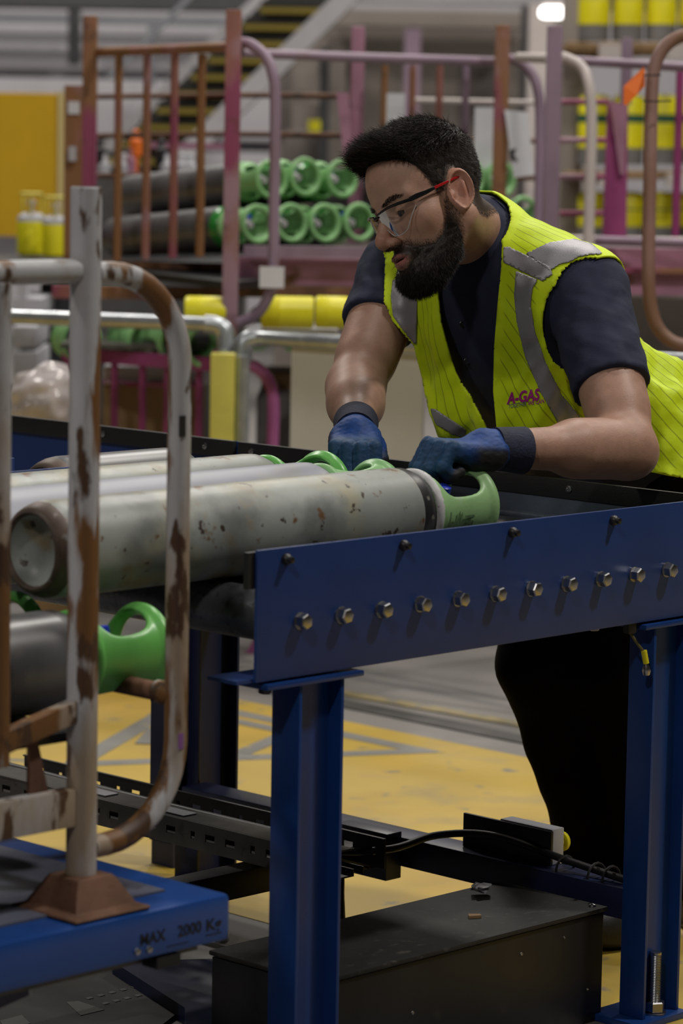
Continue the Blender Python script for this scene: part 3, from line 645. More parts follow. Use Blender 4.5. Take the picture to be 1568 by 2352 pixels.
# dark mat and loose steel below the lift
mb = MB(); q = [flp(-60, 2290), flp(250, 2205), flp(418, 2310), flp(415, 2330), flp(300, 2420), flp(-60, 2460)]
mb.prism([A(p[0], p[1], .001) for p in q], (0, 0, .006)); fm = tag(mb.build('floor_mat', DARKPL, smooth=False), 'dark worn floor mat with pale marks in front of the lift', 'floor mat')
for pts in ([(152, 2302), (180, 2300), (240, 2320), (185, 2333)], [(0, 2345), (50, 2332), (70, 2352), (10, 2360)]):
    mb = MB(); mb.prism([A(*(at(*p, Z=.0072)[:2]), .0072) for p in pts], (0, 0, .0008)); mb.build('mark', PALEG, fm, smooth=False)
for i in range(5):
    for (x, y) in ((195+i*26, 2293-i*6.5), (232+i*25, 2305-i*6)):
        mb = MB(); mb.prism([A(*(at(x+a, y+b, Z=.0072)[:2]), .0072) for a, b in ((0, 0), (12, -3), (20, 0), (8, 3))], (0, 0, .0008)); mb.build('mark', PALEG, fm, smooth=False)
pln = thing('floor_plate', 'dark navy steel floor plate between lift and conveyor leg', 'floor plate', (3.1, 3.35, 0))
mb = MB(); q = [at(x, y, Z=.028) for (x, y) in ((258, 2208), (424, 2314), (428, 2350), (470, 2420), (720, 2420), (700, 2215), (560, 2200))]; mb.prism([A(p[0], p[1], .0005) for p in q], (0, 0, .0275)); mb.build('plate', NAVY, pln, smooth=False)
mb = MB(); mb.box((3.50, 3.66, 0), (3.56, 3.72, .008)); fbk = thing('floor_bracket', 'small grey floor bracket with a bolt just behind the lift corner', 'bracket', (3.53, 3.69, 0)); mb.build('plate', DGREYST, fbk)
mb = MB(); mb.hexbolt((3.52, 3.69, .008), (0, 0, 1), .012, .02); mb.build('bolt', ZINC, fbk)

# ================================================================== stillage trolley on the lift
tr = thing('stillage_trolley', 'light grey rusting tubular stillage standing on the blue lift table', 'trolley', (2.4, 3.0, LZ))
XP, YP = 2.476, 2.853
def ztop_post(x, y, z0, z1, r, M, name='post', parent=tr):
    mb = MB(); mb.tube([A(x, y, z0), A(x, y, z1-.002)], r, 24, caps=False)
    mb.lathe([(0, r), (.002, r-.001), (.002, r-.0045), (-.05, r-.0045)], (x, y, z1-.002), (0, 0, 1), 24)
    return mb.build(name, M, parent)
p2 = ztop_post(XP, YP, LZ+.04, 1.298, .0193, RUSTG)
def pedestal(x, y, parent, M=RUST, z=LZ):
    mb = MB(); lv = [(.062, 0), (.062, .004), (.050, .007), (.031, .040), (.028, .044), (.0, .044)]; V = []; F = []
    for (h, zz) in lv:
        for (a, b) in ((-1, -1), (1, -1), (1, 1), (-1, 1)): V.append(A(x+a*h, y+b*h, z+.001+zz))
    for i in range(len(lv)-1):
        for k in range(4): F.append((i*4+k, i*4+(k+1) % 4, (i+1)*4+(k+1) % 4, (i+1)*4+k))
    F.append((3, 2, 1, 0)); mb.add(V, F); me = mb.mesh('foot', M, ang=30); o = link('foot', me, parent)
    bv = o.modifiers.new('bevel', 'BEVEL'); bv.width = .004; bv.segments = 2
    return o
pedestal(XP, YP, tr)
p1 = ztop_post(XP-.136, YP, LZ+.20, 1.185, .0155, RUSTG2)
mb = MB(); mb.tube([A(1.5, YP, 1.196), A(XP-.016, YP, 1.196)], .0150, 20); mb.build('top_rail', RUSTG2, tr)
RL = .0150
def dloop(x0, x1, y, z0, z1, rad, r, M, parent, axis=(1, 0, 0), seg=16):
    ax = A(*axis); o = A(x0, y, 0) if axis == (1, 0, 0) else A(x0, y, 0)
    Wd = x1-x0; P = [o+A(0, 0, z1)]
    P += [o+ax*(Wd-rad)+A(0, 0, z1-rad)+rad*(math.sin(a)*ax+math.cos(a)*A(0, 0, 1)) for a in np.linspace(0, PI/2, 10)]
    P += [o+ax*(Wd-rad)+A(0, 0, z0+rad)+rad*(math.cos(a)*ax-math.sin(a)*A(0, 0, 1)) for a in np.linspace(0, PI/2, 10)]
    P += [o+A(0, 0, z0)]
    mb = MB(); mb.tube(P, r, seg); return mb.build('side_loop', M, parent)
lp = dloop(XP+.015, XP+.158, YP, .476, 1.192, .118, RL, RUSTG2, tr)
mb = MB(); mb.box((XP+.144, YP-.0165, .985), (XP+.154, YP-.0145, 1.012)); mb.build('tape_patch', INK, lp)
mb = MB(); mb.box((XP+.150, YP-.0158, .585), (XP+.157, YP-.0138, .605)); mb.build('tape_patch', mat('purple_tape', (.25, .10, .32), .5), lp)
mb = MB(); mb.tube([A(XP+.158, YP, .652), A(XP+.158, 3.42, .652)], .0125, 16); mb.build('cross_tube', RUST, tr)
mb = MB(); mb.tube([A(XP+.158, YP+.002, .652), A(XP+.158, YP+.035, .652)], .0155, 16); mb.build('weld_collar', RUSTG2, tr)
d = unit(A(XP-.005-1.9, 0, .647-.42)); 
mb = MB(); mb.obox((A(XP-.018, YP, .652)+A(2.18, YP, .590))/2, (.148, .010, .0135), np.array([unit(A(.278, 0, .062)), A(0, 1, 0), unit(A(-.062, 0, .278))]), 0, .002); mb.build('sloping_bar', RUSTG2, tr)
mb = MB(); mb.box((1.6, YP-.010, .508), (XP-.016, YP+.010, .556), bev=.003); mb.build('lower_bar', RUSTG, tr)
mb = MB(); mb.prism([A(2.395, YP+.004, .556), A(2.425, YP+.004, .556), A(2.402, YP+.004, .645), A(2.395, YP+.004, .645)], (0, .006, 0)); mb.build('gusset', RUST, tr)
# far side of the trolley
ztop_post(XP, 3.42, LZ+.04, .70, .0193, RUSTG2); pedestal(XP, 3.42, tr)
mb = MB(); mb.box((1.6, YP+.02, .610), (XP+.02, 3.41, .622)); mb.build('deck_plate', BLACKST, tr)
mb = MB(); mb.box((1.6, 3.41, .508), (XP+.15, 3.43, .556)); mb.build('lower_bar', RUST, tr)
# cylinders riding in the trolley under the conveyor line
gE, meD = gas_cylinder('dark gas cylinder with bright green guard standing out of the foreground stillage', (1.842, 2.985, .690), 0, math.radians(-12), .735, .0655, body=CYLD, neck=NECKB, gm='green', group='cylinders in the grey stillage')
gF, _ = gas_cylinder('dark gas cylinder behind the green-guarded one inside the foreground stillage', (1.78, 3.165, .690), 0, math.radians(30), .735, .0655, share=meD, gm='green', group='cylinders in the grey stillage')
# ================================================================== background: handrails, stillages, racking
HD = A(math.cos(YAW), math.sin(YAW), 0); RT = A(math.sin(YAW), -math.cos(YAW), 0); ZU = A(0, 0, 1)
def Pd(px, py, D): return at(px, py, D=D)
def ground(p, z=0.): return A(p[0], p[1], z)
def vtube(name, px, y0, y1, D, r, M, parent, sq=False, seg=12):
    """vertical bar whose middle is seen at px, from image height y0 down to y1"""
    ym = (y0+y1)/2; m = Pd(px, ym, D); z0 = Pd(px, y1, D)[2]; z1 = Pd(px, y0, D)[2]
    mb = MB()
    if sq: mb.obox(A(m[0], m[1], (z0+z1)/2), (r, r, (z1-z0)/2), np.array([RT, HD, ZU]), 0, r*.15)
    else: mb.tube([A(m[0], m[1], z0), A(m[0], m[1], z1)], r, seg)
    return mb.build(name, M, parent)
def htube(name, pts, r, M, parent, seg=12):
    mb = MB(); mb.tube([Pd(*p) for p in pts], r, seg); return mb.build(name, M, parent)
def loop_px(name, pts, r, M, parent, closed=False):
    P = [Pd(*p) for p in pts]; Q = []
    for i in range(len(P)-1):
        a, b, c_, d = P[max(i-1, 0)], P[i], P[i+1], P[min(i+2, len(P)-1)]
        for t in np.linspace(0, 1, 6)[:-1]: Q.append(.5*((2*b)+(c_-a)*t+(2*a-5*b+4*c_-d)*t*t+(3*b-3*c_+d-a)*t**3))
    Q.append(P[-1]); mb = MB(); mb.tube(Q, r, 14); return mb.build(name, M, parent)
# ---- galvanised handrail
hr = thing('handrail', 'galvanised tube handrail with a yellow sleeved corner post behind the conveyor', 'handrail', ground(Pd(515, 1522, 7.9)))
RH = .0195
htube('rail', [(-120, 722, 8.3), (480, 744, 7.95)], RH, GALV, hr)
loop_px('elbow', [(470, 744, 7.95), (500, 748, 7.95), (516, 762, 7.95), (520, 790, 7.95), (520, 815, 7.95)], .0245, GALV, hr)
vtube('post', 508, 800, 1590, 7.95, .016, GALV, hr)
vtube('yellow_sleeve', 508, 808, 1520, 7.9, .031, YFOAM, hr, sq=True)
hr2 = thing('barrier_panel', 'galvanised rail frame with a pale grey board, right of the yellow post', 'barrier', ground(Pd(900, 1450, 7.8)))
htube('rail', [(585, 776, 7.9), (1640, 834, 7.2)], RH, GALV, hr2)
loop_px('elbow', [(600, 777, 7.9), (575, 778, 7.9), (561, 790, 7.9), (557, 812, 7.9), (557, 830, 7.9)], .0245, GALV, hr2)
vtube('post', 553, 815, 1330, 7.9, RH, GALV, hr2)
htube('lower_rail', [(552, 1320, 7.9), (1640, 1370, 7.2)], RH*.8, GALV, hr2)
mb = MB(); a, b = Pd(672, 800, 7.86), Pd(975, 800, 7.66); d_ = unit((b-a)*A(1, 1, 0)); zt, zb_ = Pd(672, 796, 7.86)[2], Pd(672, 1330, 7.86)[2]
mb.obox(A((a[0]+b[0])/2, (a[1]+b[1])/2, (zt+zb_)/2), (np.linalg.norm((b-a)[:2])/2, .006, (zt-zb_)/2), np.array([d_, np.cross(ZU, d_), ZU])); mb.build('board', BOARD, hr2, smooth=False)
# ---- magenta stillage behind the handrail, with film-wrapped goods
ms = thing('magenta_stillage', 'magenta painted stillage loaded with wrapped goods behind the handrail', 'stillage', ground(Pd(420, 1600, 8.5)))
def band(mb, p, q, D0, D1, hpx, th=.03, m=0):
    a, b = Pd(*p, D0), Pd(*q, D1); d_ = unit((b-a)*A(1, 1, 0)); h = hpx/2*D0/FPX; mb.obox((a+b)/2, (np.linalg.norm(b-a)/2, th/2, h), np.array([unit(b-a), unit(np.cross(ZU, d_)), unit(np.cross(unit(b-a), unit(np.cross(ZU, d_))))*1.0]))
mb = MB(); band(mb, (150, 812), (505, 838), 8.7, 8.35, 30); mb.build('top_bar', MAGEN, ms)
for k, x in enumerate((157, 262, 326, 384, 456)): vtube('upright', x, 822, 1150, 8.66-.05*k, .0105, MAGEN, ms)
htube('side_rail', [(440, 884, 8.6), (240, 880, 9.0)], .008, MAGEN, ms)
loop_px('side_loop', [(570, 838, 8.2), (592, 846, 8.2), (617, 875, 8.2), (628, 930, 8.2), (622, 1100, 8.2), (612, 1390, 8.2), (596, 1470, 8.2), (560, 1520, 8.2), (500, 1535, 8.2)], .0165, HOTPK, ms)
vtube('post', 500, 800, 1590, 8.3, .0193, MAGEN, ms)
for (nm, x0, y0, x1, y1, D, th, M, lab) in (('cardboard_box', 236, 880, 460, 1120, 8.9, .3, CARD, 'brown cardboard box inside the magenta stillage'), ('wrapped_goods', 236, 838, 480, 886, 9.0, .25, WHITEP, 'white wrapped goods on top of the cardboard box'),
                                    ('dark_crate', 590, 900, 668, 1480, 9.1, .3, CYLD, 'dark crate beside the pink side loop'), ('cardboard_box', 600, 856, 690, 905, 9.2, .3, CARD, 'brown cardboard box on the dark crate beside the board')):
    mb = MB(); slab(mb, x0, y0, x1, y1, D, th, bev=.015); tag(mb.build(nm, M), lab, 'box' if 'goods' not in nm else 'goods')
# sack in stretch film, left of the tall post
v, f = snet(lambda P: ell(P, (0, 0, 0), (.12, .1, .11))+.012*wob(P, 55, 3), (-.16, -.14, -.15), (.16, .14, .15), .012)
o = link('film_bundle', npmesh('film_bundle', v, f, PLAST)); o.location = Pd(118, 925, 8.4); tag(o, 'bundle in glossy stretch film at the left, beneath the galvanised rail', 'bundle')
mb = MB(); slab(mb, 70, 1000, 168, 1470, 8.32, .22, bev=.01); tag(mb.build('cardboard_box', CARD), 'tall cardboard box carrying the film-wrapped bundle', 'box')
# grey bins left of the posts
for (x0, y0, x1, y1, lab) in ((30, 748, 84, 800, 'upper light grey drawer unit at the left beyond the rail'), (30, 806, 86, 900, 'lower light grey drawer unit at the left beyond the rail')):
    bn = thing('drawer_unit', lab, 'drawer unit', Pd((x0+x1)/2, y1, 9.6)); mb = MB(); slab(mb, x0, y0, x1, y1, 9.6, .4, bev=.01); mb.build('front', LGREY, bn)
mb = MB(); slab(mb, 40, 640, 60, 685, 9.9, .1); slab(mb, 30, 685, 96, 760, 9.9, .4); tag(mb.build('grey_machine', LGREY), 'pale grey machine body above the drawer units', 'machine')
mb = MB(); slab(mb, 98, 650, 160, 1500, 10.4, .6); tag(mb.build('dark_cabinet', mat('dark_cabinet_paint', (.035, .037, .045), .5)), 'dark cabinet right of the grey drawer units', 'cabinet')
mb = MB(); slab(mb, -200, 905, 94, 1560, 9.62, .5); tag(mb.build('dark_chest', MATS['dark_cabinet_paint']), 'dark low chest beneath the grey drawer units', 'chest')
mb = MB(); slab(mb, -200, 597, 150, 640, 10.15, .55); tag(mb.build('dark_tool_case', MATS['dark_cabinet_paint']), 'dark case under the two yellow gas bottles at the left', 'case')
# ---- stillage A: rusty panel with four bars and a loop
sa = thing('rusty_stillage', 'tall rust-eaten pink stillage with barred end and side loop, upper left', 'stillage', ground(Pd(535, 1450, 8.0), .55))
PA = .0200
vtube('post', 205, 38, 770, 8.9, PA, PINKR, sa, sq=True); vtube('post', 532, 24, 775, 8.0, PA, PINKR, sa, sq=True)
for (x_, D_) in ((203, 8.9), (530, 8.0)):
    m_ = Pd(x_, 700, D_); mb = MB(); mb.obox(A(m_[0], m_[1], .42), (.015, .015, .42), np.array([RT, HD, ZU])); mb.build('lower_post', PINKR, sa)
htube('top_rail', [(215, 120, 8.88), (525, 108, 8.02)], .0135, PINKR, sa)
for k, x in enumerate((270, 335, 398, 460)): vtube('bar', x+1, 124, 600-3*k, 8.72-.17*k, .0115, PINKR, sa)
for (y, D) in ((222, 9.5), (312, 9.5), (404, 9.5)): htube('rear_rail', [(215, y, 9.7), (520, y-4, 9.4), (800, y-1, 9.1)], .0085, RUST, sa)
loop_px('side_loop', [(545, 97, 8.0), (575, 102, 7.98), (608, 128, 7.96), (626, 170, 7.95), (632, 240, 7.95), (629, 480, 7.95), (626, 640, 7.95), (612, 690, 7.96), (585, 725, 7.98), (548, 742, 8.0)], .0145, MAUVE, sa)
mb = MB(); slab(mb, 150, 196, 190, 600, 9.3, .03); pl = mb.build('rear_post', PINKR, sa)
for (x0, y0, x1, y1, M) in ((156, 233, 182, 262, WHITEP), (158, 336, 174, 370, LGREY)):
    mb = MB(); slab(mb, x0, y0, x1, y1, 9.27, .01); mb.build('sticker', M, pl)
mb = MB(); band(mb, (560, 577, ), (985, 582), 8.3, 8.3, 26, .03); mb.build('deck_edge', MAUVE, sa)
mb = MB(); slab(mb, 545, 590, 985, 660, 8.34, .03); mb.build('deck_skirt', PINK, sa)
mb = MB(); slab(mb, 545, 655, 985, 690, 8.30, .05); mb.build('deck_beam', RUST, sa)
mb = MB(); slab(mb, 235, 600, 520, 640, 8.8, .05); slab(mb, 120, 655, 540, 692, 8.7, .05); mb.build('deck_beam', PINKR, sa)
mb = MB(); a, b, c_, e_ = Pd(225, 590, 8.9), Pd(530, 600, 8.05), Pd(1000, 580, 9.3), Pd(640, 560, 10.2)
zz = .985; mb.prism([A(p[0], p[1], zz-.02) for p in (a, b, c_, e_)], (0, 0, .02)); mb.build('deck', BLACKST, sa, smooth=False)
mb = MB(); slab(mb, 596, 612, 652, 662, 7.92, .004); tag(mb.build('paper_sign', WHITEP), 'white paper sheet hung on the mauve side loop above the handrail', 'paper')
# inclined stiffener plates at the rear corner
mb = MB(); a, b, c_, e_ = Pd(772, 212, 9.0), Pd(800, 212, 9.0), Pd(812, 410, 9.0), Pd(795, 410, 9.0); mb.prism([a, b, c_, e_], HD*.02); mb.build('corner_plate', PINK, sa)
# ---- stillage B: behind the man's head
sbk = thing('pink_stillage', 'faded pink stillage with rusty top rail behind the man\'s head', 'stillage', ground(Pd(1145, 1350, 8.8), .55))
htube('top_rail', [(560, 122, 8.5), (820, 132, 8.6), (1150, 142, 8.8)], .0135, MAUVE, sbk)
vtube('post', 818, 62, 560, 9.2, PA, PINK, sbk, sq=True); vtube('post', 1139, 60, 1380, 8.8, PA, PINKR, sbk, sq=True)
for k, x in enumerate((880, 944, 1006, 1066)): vtube('bar', x, 150, 520, 9.1-.06*k, .0105, (PINKR, PINKR, PINKR, MAUVE)[k], sbk)
htube('rear_rail', [(950, 230, 9.6), (1230, 236, 9.5)], .008, BEIGEL, sbk)
for y in (320, 405): htube('rear_rail', [(950, y, 9.6), (1230, y+4, 9.5)], .008, RUST, sbk)
loop_px('side_loop', [(1150, 136, 8.8), (1180, 138, 8.78), (1215, 160, 8.76), (1234, 205, 8.75), (1240, 290, 8.75), (1236, 520, 8.75), (1230, 620, 8.75)], .0150, MAUVE, sbk)
mb = MB(); slab(mb, 985, 575, 1600, 600, 8.9, .05); mb.build('deck_edge', MAUVE, sbk)
mb = MB(); slab(mb, 985, 598, 1600, 680, 8.94, .04); mb.build('deck_skirt', PINK, sbk)
for (x0, y0, x1, y1, D, lab, lines) in ((888, 214, 928, 296, 9.0, 'small white paper on the rusty bars above the man\'s hair', 2), (1090, 246, 1134, 400, 9.05, 'narrow white sheet left of the orange rusted post', 3)):
    pp = thing('paper_sign', lab, 'paper', Pd((x0+x1)/2, y1, D)); mb = MB(); slab(mb, x0, y0, x1, y1, D, .003); mb.build('sheet', WHITEP, pp)
pp = thing('paper_sign', 'large white sheet with a dark figure mark, right of the orange rusted post', 'paper', Pd(1190, 400, 8.7))
mb = MB(); a, b, c_, e_ = Pd(1158, 252, 8.7), Pd(1212, 258, 8.7), Pd(1226, 402, 8.7), Pd(1180, 408, 8.7); mb.prism([a, b, c_, e_], HD*.003); mb.build('sheet', WHITEP, pp, smooth=False)
mb = MB(); mb.prism([Pd(1170, 345, 8.697), Pd(1186, 340, 8.697), Pd(1180, 356, 8.697), Pd(1190, 372, 8.697), Pd(1172, 366, 8.697)], HD*.001); mb.build('mark', INK, pp, smooth=False)
# ---- stillage C: right
sc_ = thing('mauve_stillage', 'mauve stillage with side loop and wide plate post at the right', 'stillage', ground(Pd(1268, 1300, 8.2), .55))
vtube('post', 1256, 62, 1480, 8.2, PA, MAUVE, sc_, sq=True)
htube('top_rail', [(1190, 132, 8.6), (1262, 134, 8.22)], .0135, BEIGEL, sc_); htube('top_rail', [(1290, 138, 8.3), (1640, 158, 7.9)], .0125, MAUVE, sc_)
loop_px('side_loop', [(1270, 130, 8.2), (1300, 134, 8.2), (1335, 155, 8.18), (1352, 200, 8.16), (1358, 290, 8.16), (1354, 450, 8.16), (1350, 580, 8.16)], .0150, BEIGEL, sc_)
for y in (234, 322, 406, 490): htube('rear_rail', [(1285, y, 8.9), (1395, y, 8.9)], .0085, PINKR, sc_)
mb = MB(); a, b, c_, e_ = Pd(1396, 232, 8.7), Pd(1442, 240, 8.7), Pd(1438, 545, 8.7), Pd(1384, 545, 8.7); mb.prism([a, b, c_, e_], HD*.03); mb.build('plate_post', MAGEN, sc_)
mb = MB(); a, b, c_, e_ = Pd(1400, 236, 8.68), Pd(1440, 240, 8.68), Pd(1434, 400, 8.68), Pd(1424, 400, 8.68); mb.prism([a, b, c_, e_], HD*.01); mb.build('gusset', PINK, sc_)
vtube('post', 1438, 88, 240, 9.2, .016, MAUVE, sc_, sq=True); vtube('post', 1556, 160, 545, 8.4, .011, MAGEN, sc_)
htube('deck_rail', [(1370, 552, 8.2), (1640, 562, 8.0)], .0125, MAUVE, sc_)
mb = MB(); slab(mb, 1365, 568, 1640, 660, 8.2, .04); mb.build('deck_skirt', PINK, sc_)
mb = MB(); slab(mb, 1365, 614, 1640, 630, 8.16, .04); mb.build('deck_beam', PINKR, sc_)
# ---- stillage D: nearest at the right edge
sd = thing('brown_loop_stillage', 'rust-brown tubular loop frame at the right edge carrying an orange tag', 'stillage', ground(Pd(1570, 1300, 7.1), .5))
loop_px('side_loop', [(1640, 76, 7.1), (1575, 80, 7.1), (1530, 104, 7.1), (1504, 150, 7.1), (1496, 220, 7.1), (1492, 400, 7.1), (1489, 600, 7.1), (1492, 690, 7.1), (1506, 745, 7.1), (1535, 780, 7.1), (1580, 796, 7.1), (1640, 800, 7.1)], .0155, mat('rust_brown_pink_paint', (.29, .17, .15), .5, var=.14, vscale=6, spots=[((.20, .105, .06), 4, .52, .12, (1, 1, .5)), ((.10, .06, .045), 9, .62, .1)]), sd)
vtube('post', 1620, 40, 900, 7.1, PA, PINKR, sd, sq=True)
tg = thing('orange_tag', 'orange plastic tag tied to the brown loop at the right', 'tag', Pd(1455, 240, 7.05))
mb = MB(); mb.prism([Pd(1432, 198, 7.04), Pd(1478, 154, 7.07), Pd(1481, 166, 7.07), Pd(1480, 198, 7.07), Pd(1462, 218, 7.05), Pd(1437, 243, 7.04), Pd(1431, 238, 7.04)], HD*.002); mb.build('sheet', ORNG, tg, smooth=False)
for (y, x1) in ((172, 1516), (232, 1540)):
    htube('tie', [(1478, y, 7.07), (1500, y+1, 7.02), (x1, y, 7.05)], .0022, INK, tg, 6)
# ---- grey and green cylinders lying in stillages A and B
GD = unit(.60*RT-.80*HD); AZ = math.atan2(GD[1], GD[0]); EL = math.radians(5.0)
def bgcyl(px, py, D, label, me=None, grp='cylinders in the pink stillage', L=.70):
    g = Pd(px, py, D); ax = A(GD[0]*math.cos(EL), GD[1]*math.cos(EL), math.sin(EL)); base = g-ax*(L+.114)*.9
    rt_, me_ = gas_cylinder(label, base, AZ, RNG.uniform(-.5, .5), L, .0655, body=CYLD, neck=GRNDK, gm='mint', group=grp, share=me, el=EL); rt_.scale = (.9, .9, .9); return me_
meK = None
def Dof(px): return 8.42+(px-590)/FPX*8.5*.75
for x, y, lb in ((590, 515, 'dark gas cylinder of the lower row, its pale green guard left of the mauve loop'), (668, 512, 'lower-row gas cylinder whose green guard shows just right of the mauve loop'), (745, 512, 'lower-row gas cylinder with green guard and blue cap, left of the glasses'), (824, 510, 'lower-row gas cylinder whose green guard is overlapped by the man\'s glasses'),
                 (622, 412, 'upper-row gas cylinder with bright green shoulder left of the mauve loop'), (700, 406, 'upper-row gas cylinder with round green guard right of the mauve loop'), (785, 410, 'upper-row gas cylinder with green guard touching the man\'s forehead hair')):
    meK = bgcyl(x, y, Dof(x)+(.05 if y < 450 else 0), lb, meK)
for (x, y, D, lb) in ((1078, 408, 8.94, 'gas cylinder with green guard partly behind the back of the man\'s head'), (1150, 412, 9.06, 'gas cylinder with green guard and blue cap right of the man\'s head'), (1202, 492, 9.12, 'low gas cylinder with green guard just above the man\'s left shoulder')):
    bgcyl(x, y, D, lb, meK, 'cylinders in the stillage behind the man')
# ---- yellow cylinders, far left, and the amber panel
mb = MB(); slab(mb, -300, 209, 141, 545, 12.5, .2); ya = tag(mb.build('amber_panel', YEL2, smooth=False), 'large amber yellow panel at the left edge', 'panel')
mb = MB(); slab(mb, -300, 209, 141, 214, 12.48, .02); slab(mb, 136, 209, 141, 545, 12.48, .02); mb.build('panel_edge', mat('pale_edge', (.6, .5, .25), .5), ya)
for x_ in (-190, 108):
    m_ = Pd(x_, 545, 12.6); mb = MB(); mb.obox(A(m_[0], m_[1], m_[2]/2), (.02, .02, m_[2]/2), np.array([RT, HD, ZU])); mb.build('leg', BEAMD, ya)
def ybottle(px, y0, y1, wpx, D, label, guard=True, grp='yellow gas bottles'):
    b0 = Pd(px, y1, D); r = wpx/2*D/FPX; h = Pd(px, y0, D)[2]-b0[2]
    rt = thing('yellow_gas_bottle', label, 'gas bottle', b0, grp)
    mb = MB(); mb.lathe([(0, 0), (0, r*.8), (h*.05, r), (h*.55, r), (h*.62, r*.9), (h*.66, r*.6), (h*.68, 0)], b0, (0, 0, 1), 24); mb.build('body', YEL, rt)
    mb = MB(); mb.lathe([(h*.545, r*1.01), (h*.62, r*.93), (h*.67, r*.6), (h*.68, r*.2)], b0, (0, 0, 1), 24); mb.build('shoulder', LGREY, rt)
    mb = MB(); mb.tube(arc(b0+A(0, 0, h*.97), RT, HD, r*.75, 0, 350, 20), r*.09, 8); 
    for a in (30, 150, 270): q = b0+r*.75*(math.cos(math.radians(a))*RT+math.sin(math.radians(a))*HD); mb.tube([q+A(0, 0, h*.62), q+A(0, 0, h*.97)], r*.08, 8)
    mb.build('guard', YFOAM, rt)
    mb = MB(); mb.lathe([(h*.66, r*.2), (h*.8, r*.2), (h*.8, r*.34), (h*.88, r*.3), (h*.88, 0)], b0, (0, 0, 1), 12); mb.build('valve', BEIGEL, rt)
ybottle(72, 440, 588, 66, 10.5, 'yellow gas bottle with open guard in front of the amber panel')
ybottle(126, 448, 592, 60, 10.3, 'yellow gas bottle right of its twin, touching the rusty post')
# ---- yellow drums and green guards glimpsed under the stillages
for (x0, x1, lab) in ((425, 520, 'yellow drum lying under the rusty stillage, left of its post'), (600, 720, 'yellow drum lying under the stillage, above the handrail'), (724, 800, 'yellow drum lying under the stillage beside the dark foot'), (815, 860, 'yellow drum end peeping out next to the man\'s right sleeve')):
    D = 8.06; a, b = Pd(x0, 716, D), Pd(x1, 718, D); dm = thing('yellow_drum', lab, 'drum', a, 'yellow drums under the stillages')
    L_ = np.linalg.norm(b-a); mb = MB(); mb.lathe([(0, 0), (0, .038), (.006, .042), (L_*.33, .042), (L_*.34, .044), (L_*.36, .042), (L_-.006, .042), (L_, .038), (L_, 0)], a, b-a, 24); mb.build('body', YEL, dm)
for (x0, y0, x1, y1, D, M, nm, lab) in ((560, 752, 775, 786, 8.12, LGREY, 'grey_crate', 'grey crate beneath the yellow drums'),):
    mb = MB(); slab(mb, x0, y0, x1, y1, D, .3, bev=.01); tag(mb.build(nm, M), lab, 'crate')
mb = MB(); mb.lathe([(0, .075), (.02, .075), (.06, .03), (.10, .022), (.10, 0)], Pd(825, 742, 8.6), (0, 0, 1), 20); tag(mb.build('flared_pedestal', BLACKST), 'black flared pedestal between the yellow drums', 'pedestal')
mb = MB(); slab(mb, 806, 738, 850, 1000, 8.7, .1); tag(mb.build('purple_post', mat('dark_purple_paint', (.10, .025, .07), .5)), 'dark purple post below the black flared pedestal', 'post')
for i, (x, y) in enumerate(((165, 770), (235, 768), (290, 772), (345, 774), (400, 776), (452, 782), (590, 748))):
    AZs = AZ; g = Pd(x, y+6, 8.8-.06*i); 
    o = link('green_guard', GME['mint']); o.location = g; o.rotation_euler = (random.uniform(-1, 1), 0, AZ+random.uniform(-.5, .5)); tag(o, 'green plastic cylinder guard, one of a row above the magenta stillage', 'guard', 'green guards above the magenta stillage')
    o['label'] = 'loose green plastic guard, number %s from the left in the row above the magenta bar' % ('one two three four five six seven'.split()[i])
mb = MB(); slab(mb, 140, 788, 500, 806, 8.5, .4); tag(mb.build('shelf_board', DGREYST), 'grey shelf board under the row of green guards', 'shelf')
# ---- goods behind the bars of stillage A: pink beams and bright caps
mb = MB(); slab(mb, 340, 326, 540, 344, 10.6, .05); tag(mb.build('pink_beam', PINK), 'pink beam far behind the four rusty bars', 'beam')
for i, (x, y, M) in enumerate(((238, 390, LGREY), (285, 385, LGREY), (312, 330, ORNG), (380, 388, LGREY), (420, 390, LGREY), (436, 388, LGREY), (230, 350, BLACKST), (300, 372, PINK), (370, 350, BLACKST))):
    c0 = Pd(x, 398, 10.5); r = .022; mb = MB(); mb.tube([c0, c0+A(0, 0, max(.04, Pd(x, y, 10.5)[2]-c0[2]))], .009, 10); c0 = Pd(x, min(y, 385), 10.5); mb.lathe([(0, 0), (0, r), (.05, r), (.06, r*.6), (.085, r*.5), (.09, 0)], c0-A(0, 0, .04), (0, 0, 1), 14)
    tag(mb.build('valve_head', M), ['pale', 'pale', 'orange', 'pale', 'pale', 'pale', 'black', 'pink', 'black'][i]+' valve head, %s from the left behind the rusty bars' % ('first second fourth seventh eighth ninth'.split()[0:0] or ['second', 'third', 'fifth', 'seventh', 'eighth', 'ninth', 'first', 'fourth', 'sixth'][i]), 'valve', 'valve heads behind the rusty bars')
mb = MB(); slab(mb, 215, 398, 545, 1650, 10.38, .3); tag(mb.build('far_crate', CYLD), 'dark crate holding the valve heads behind the rusty bars', 'crate')
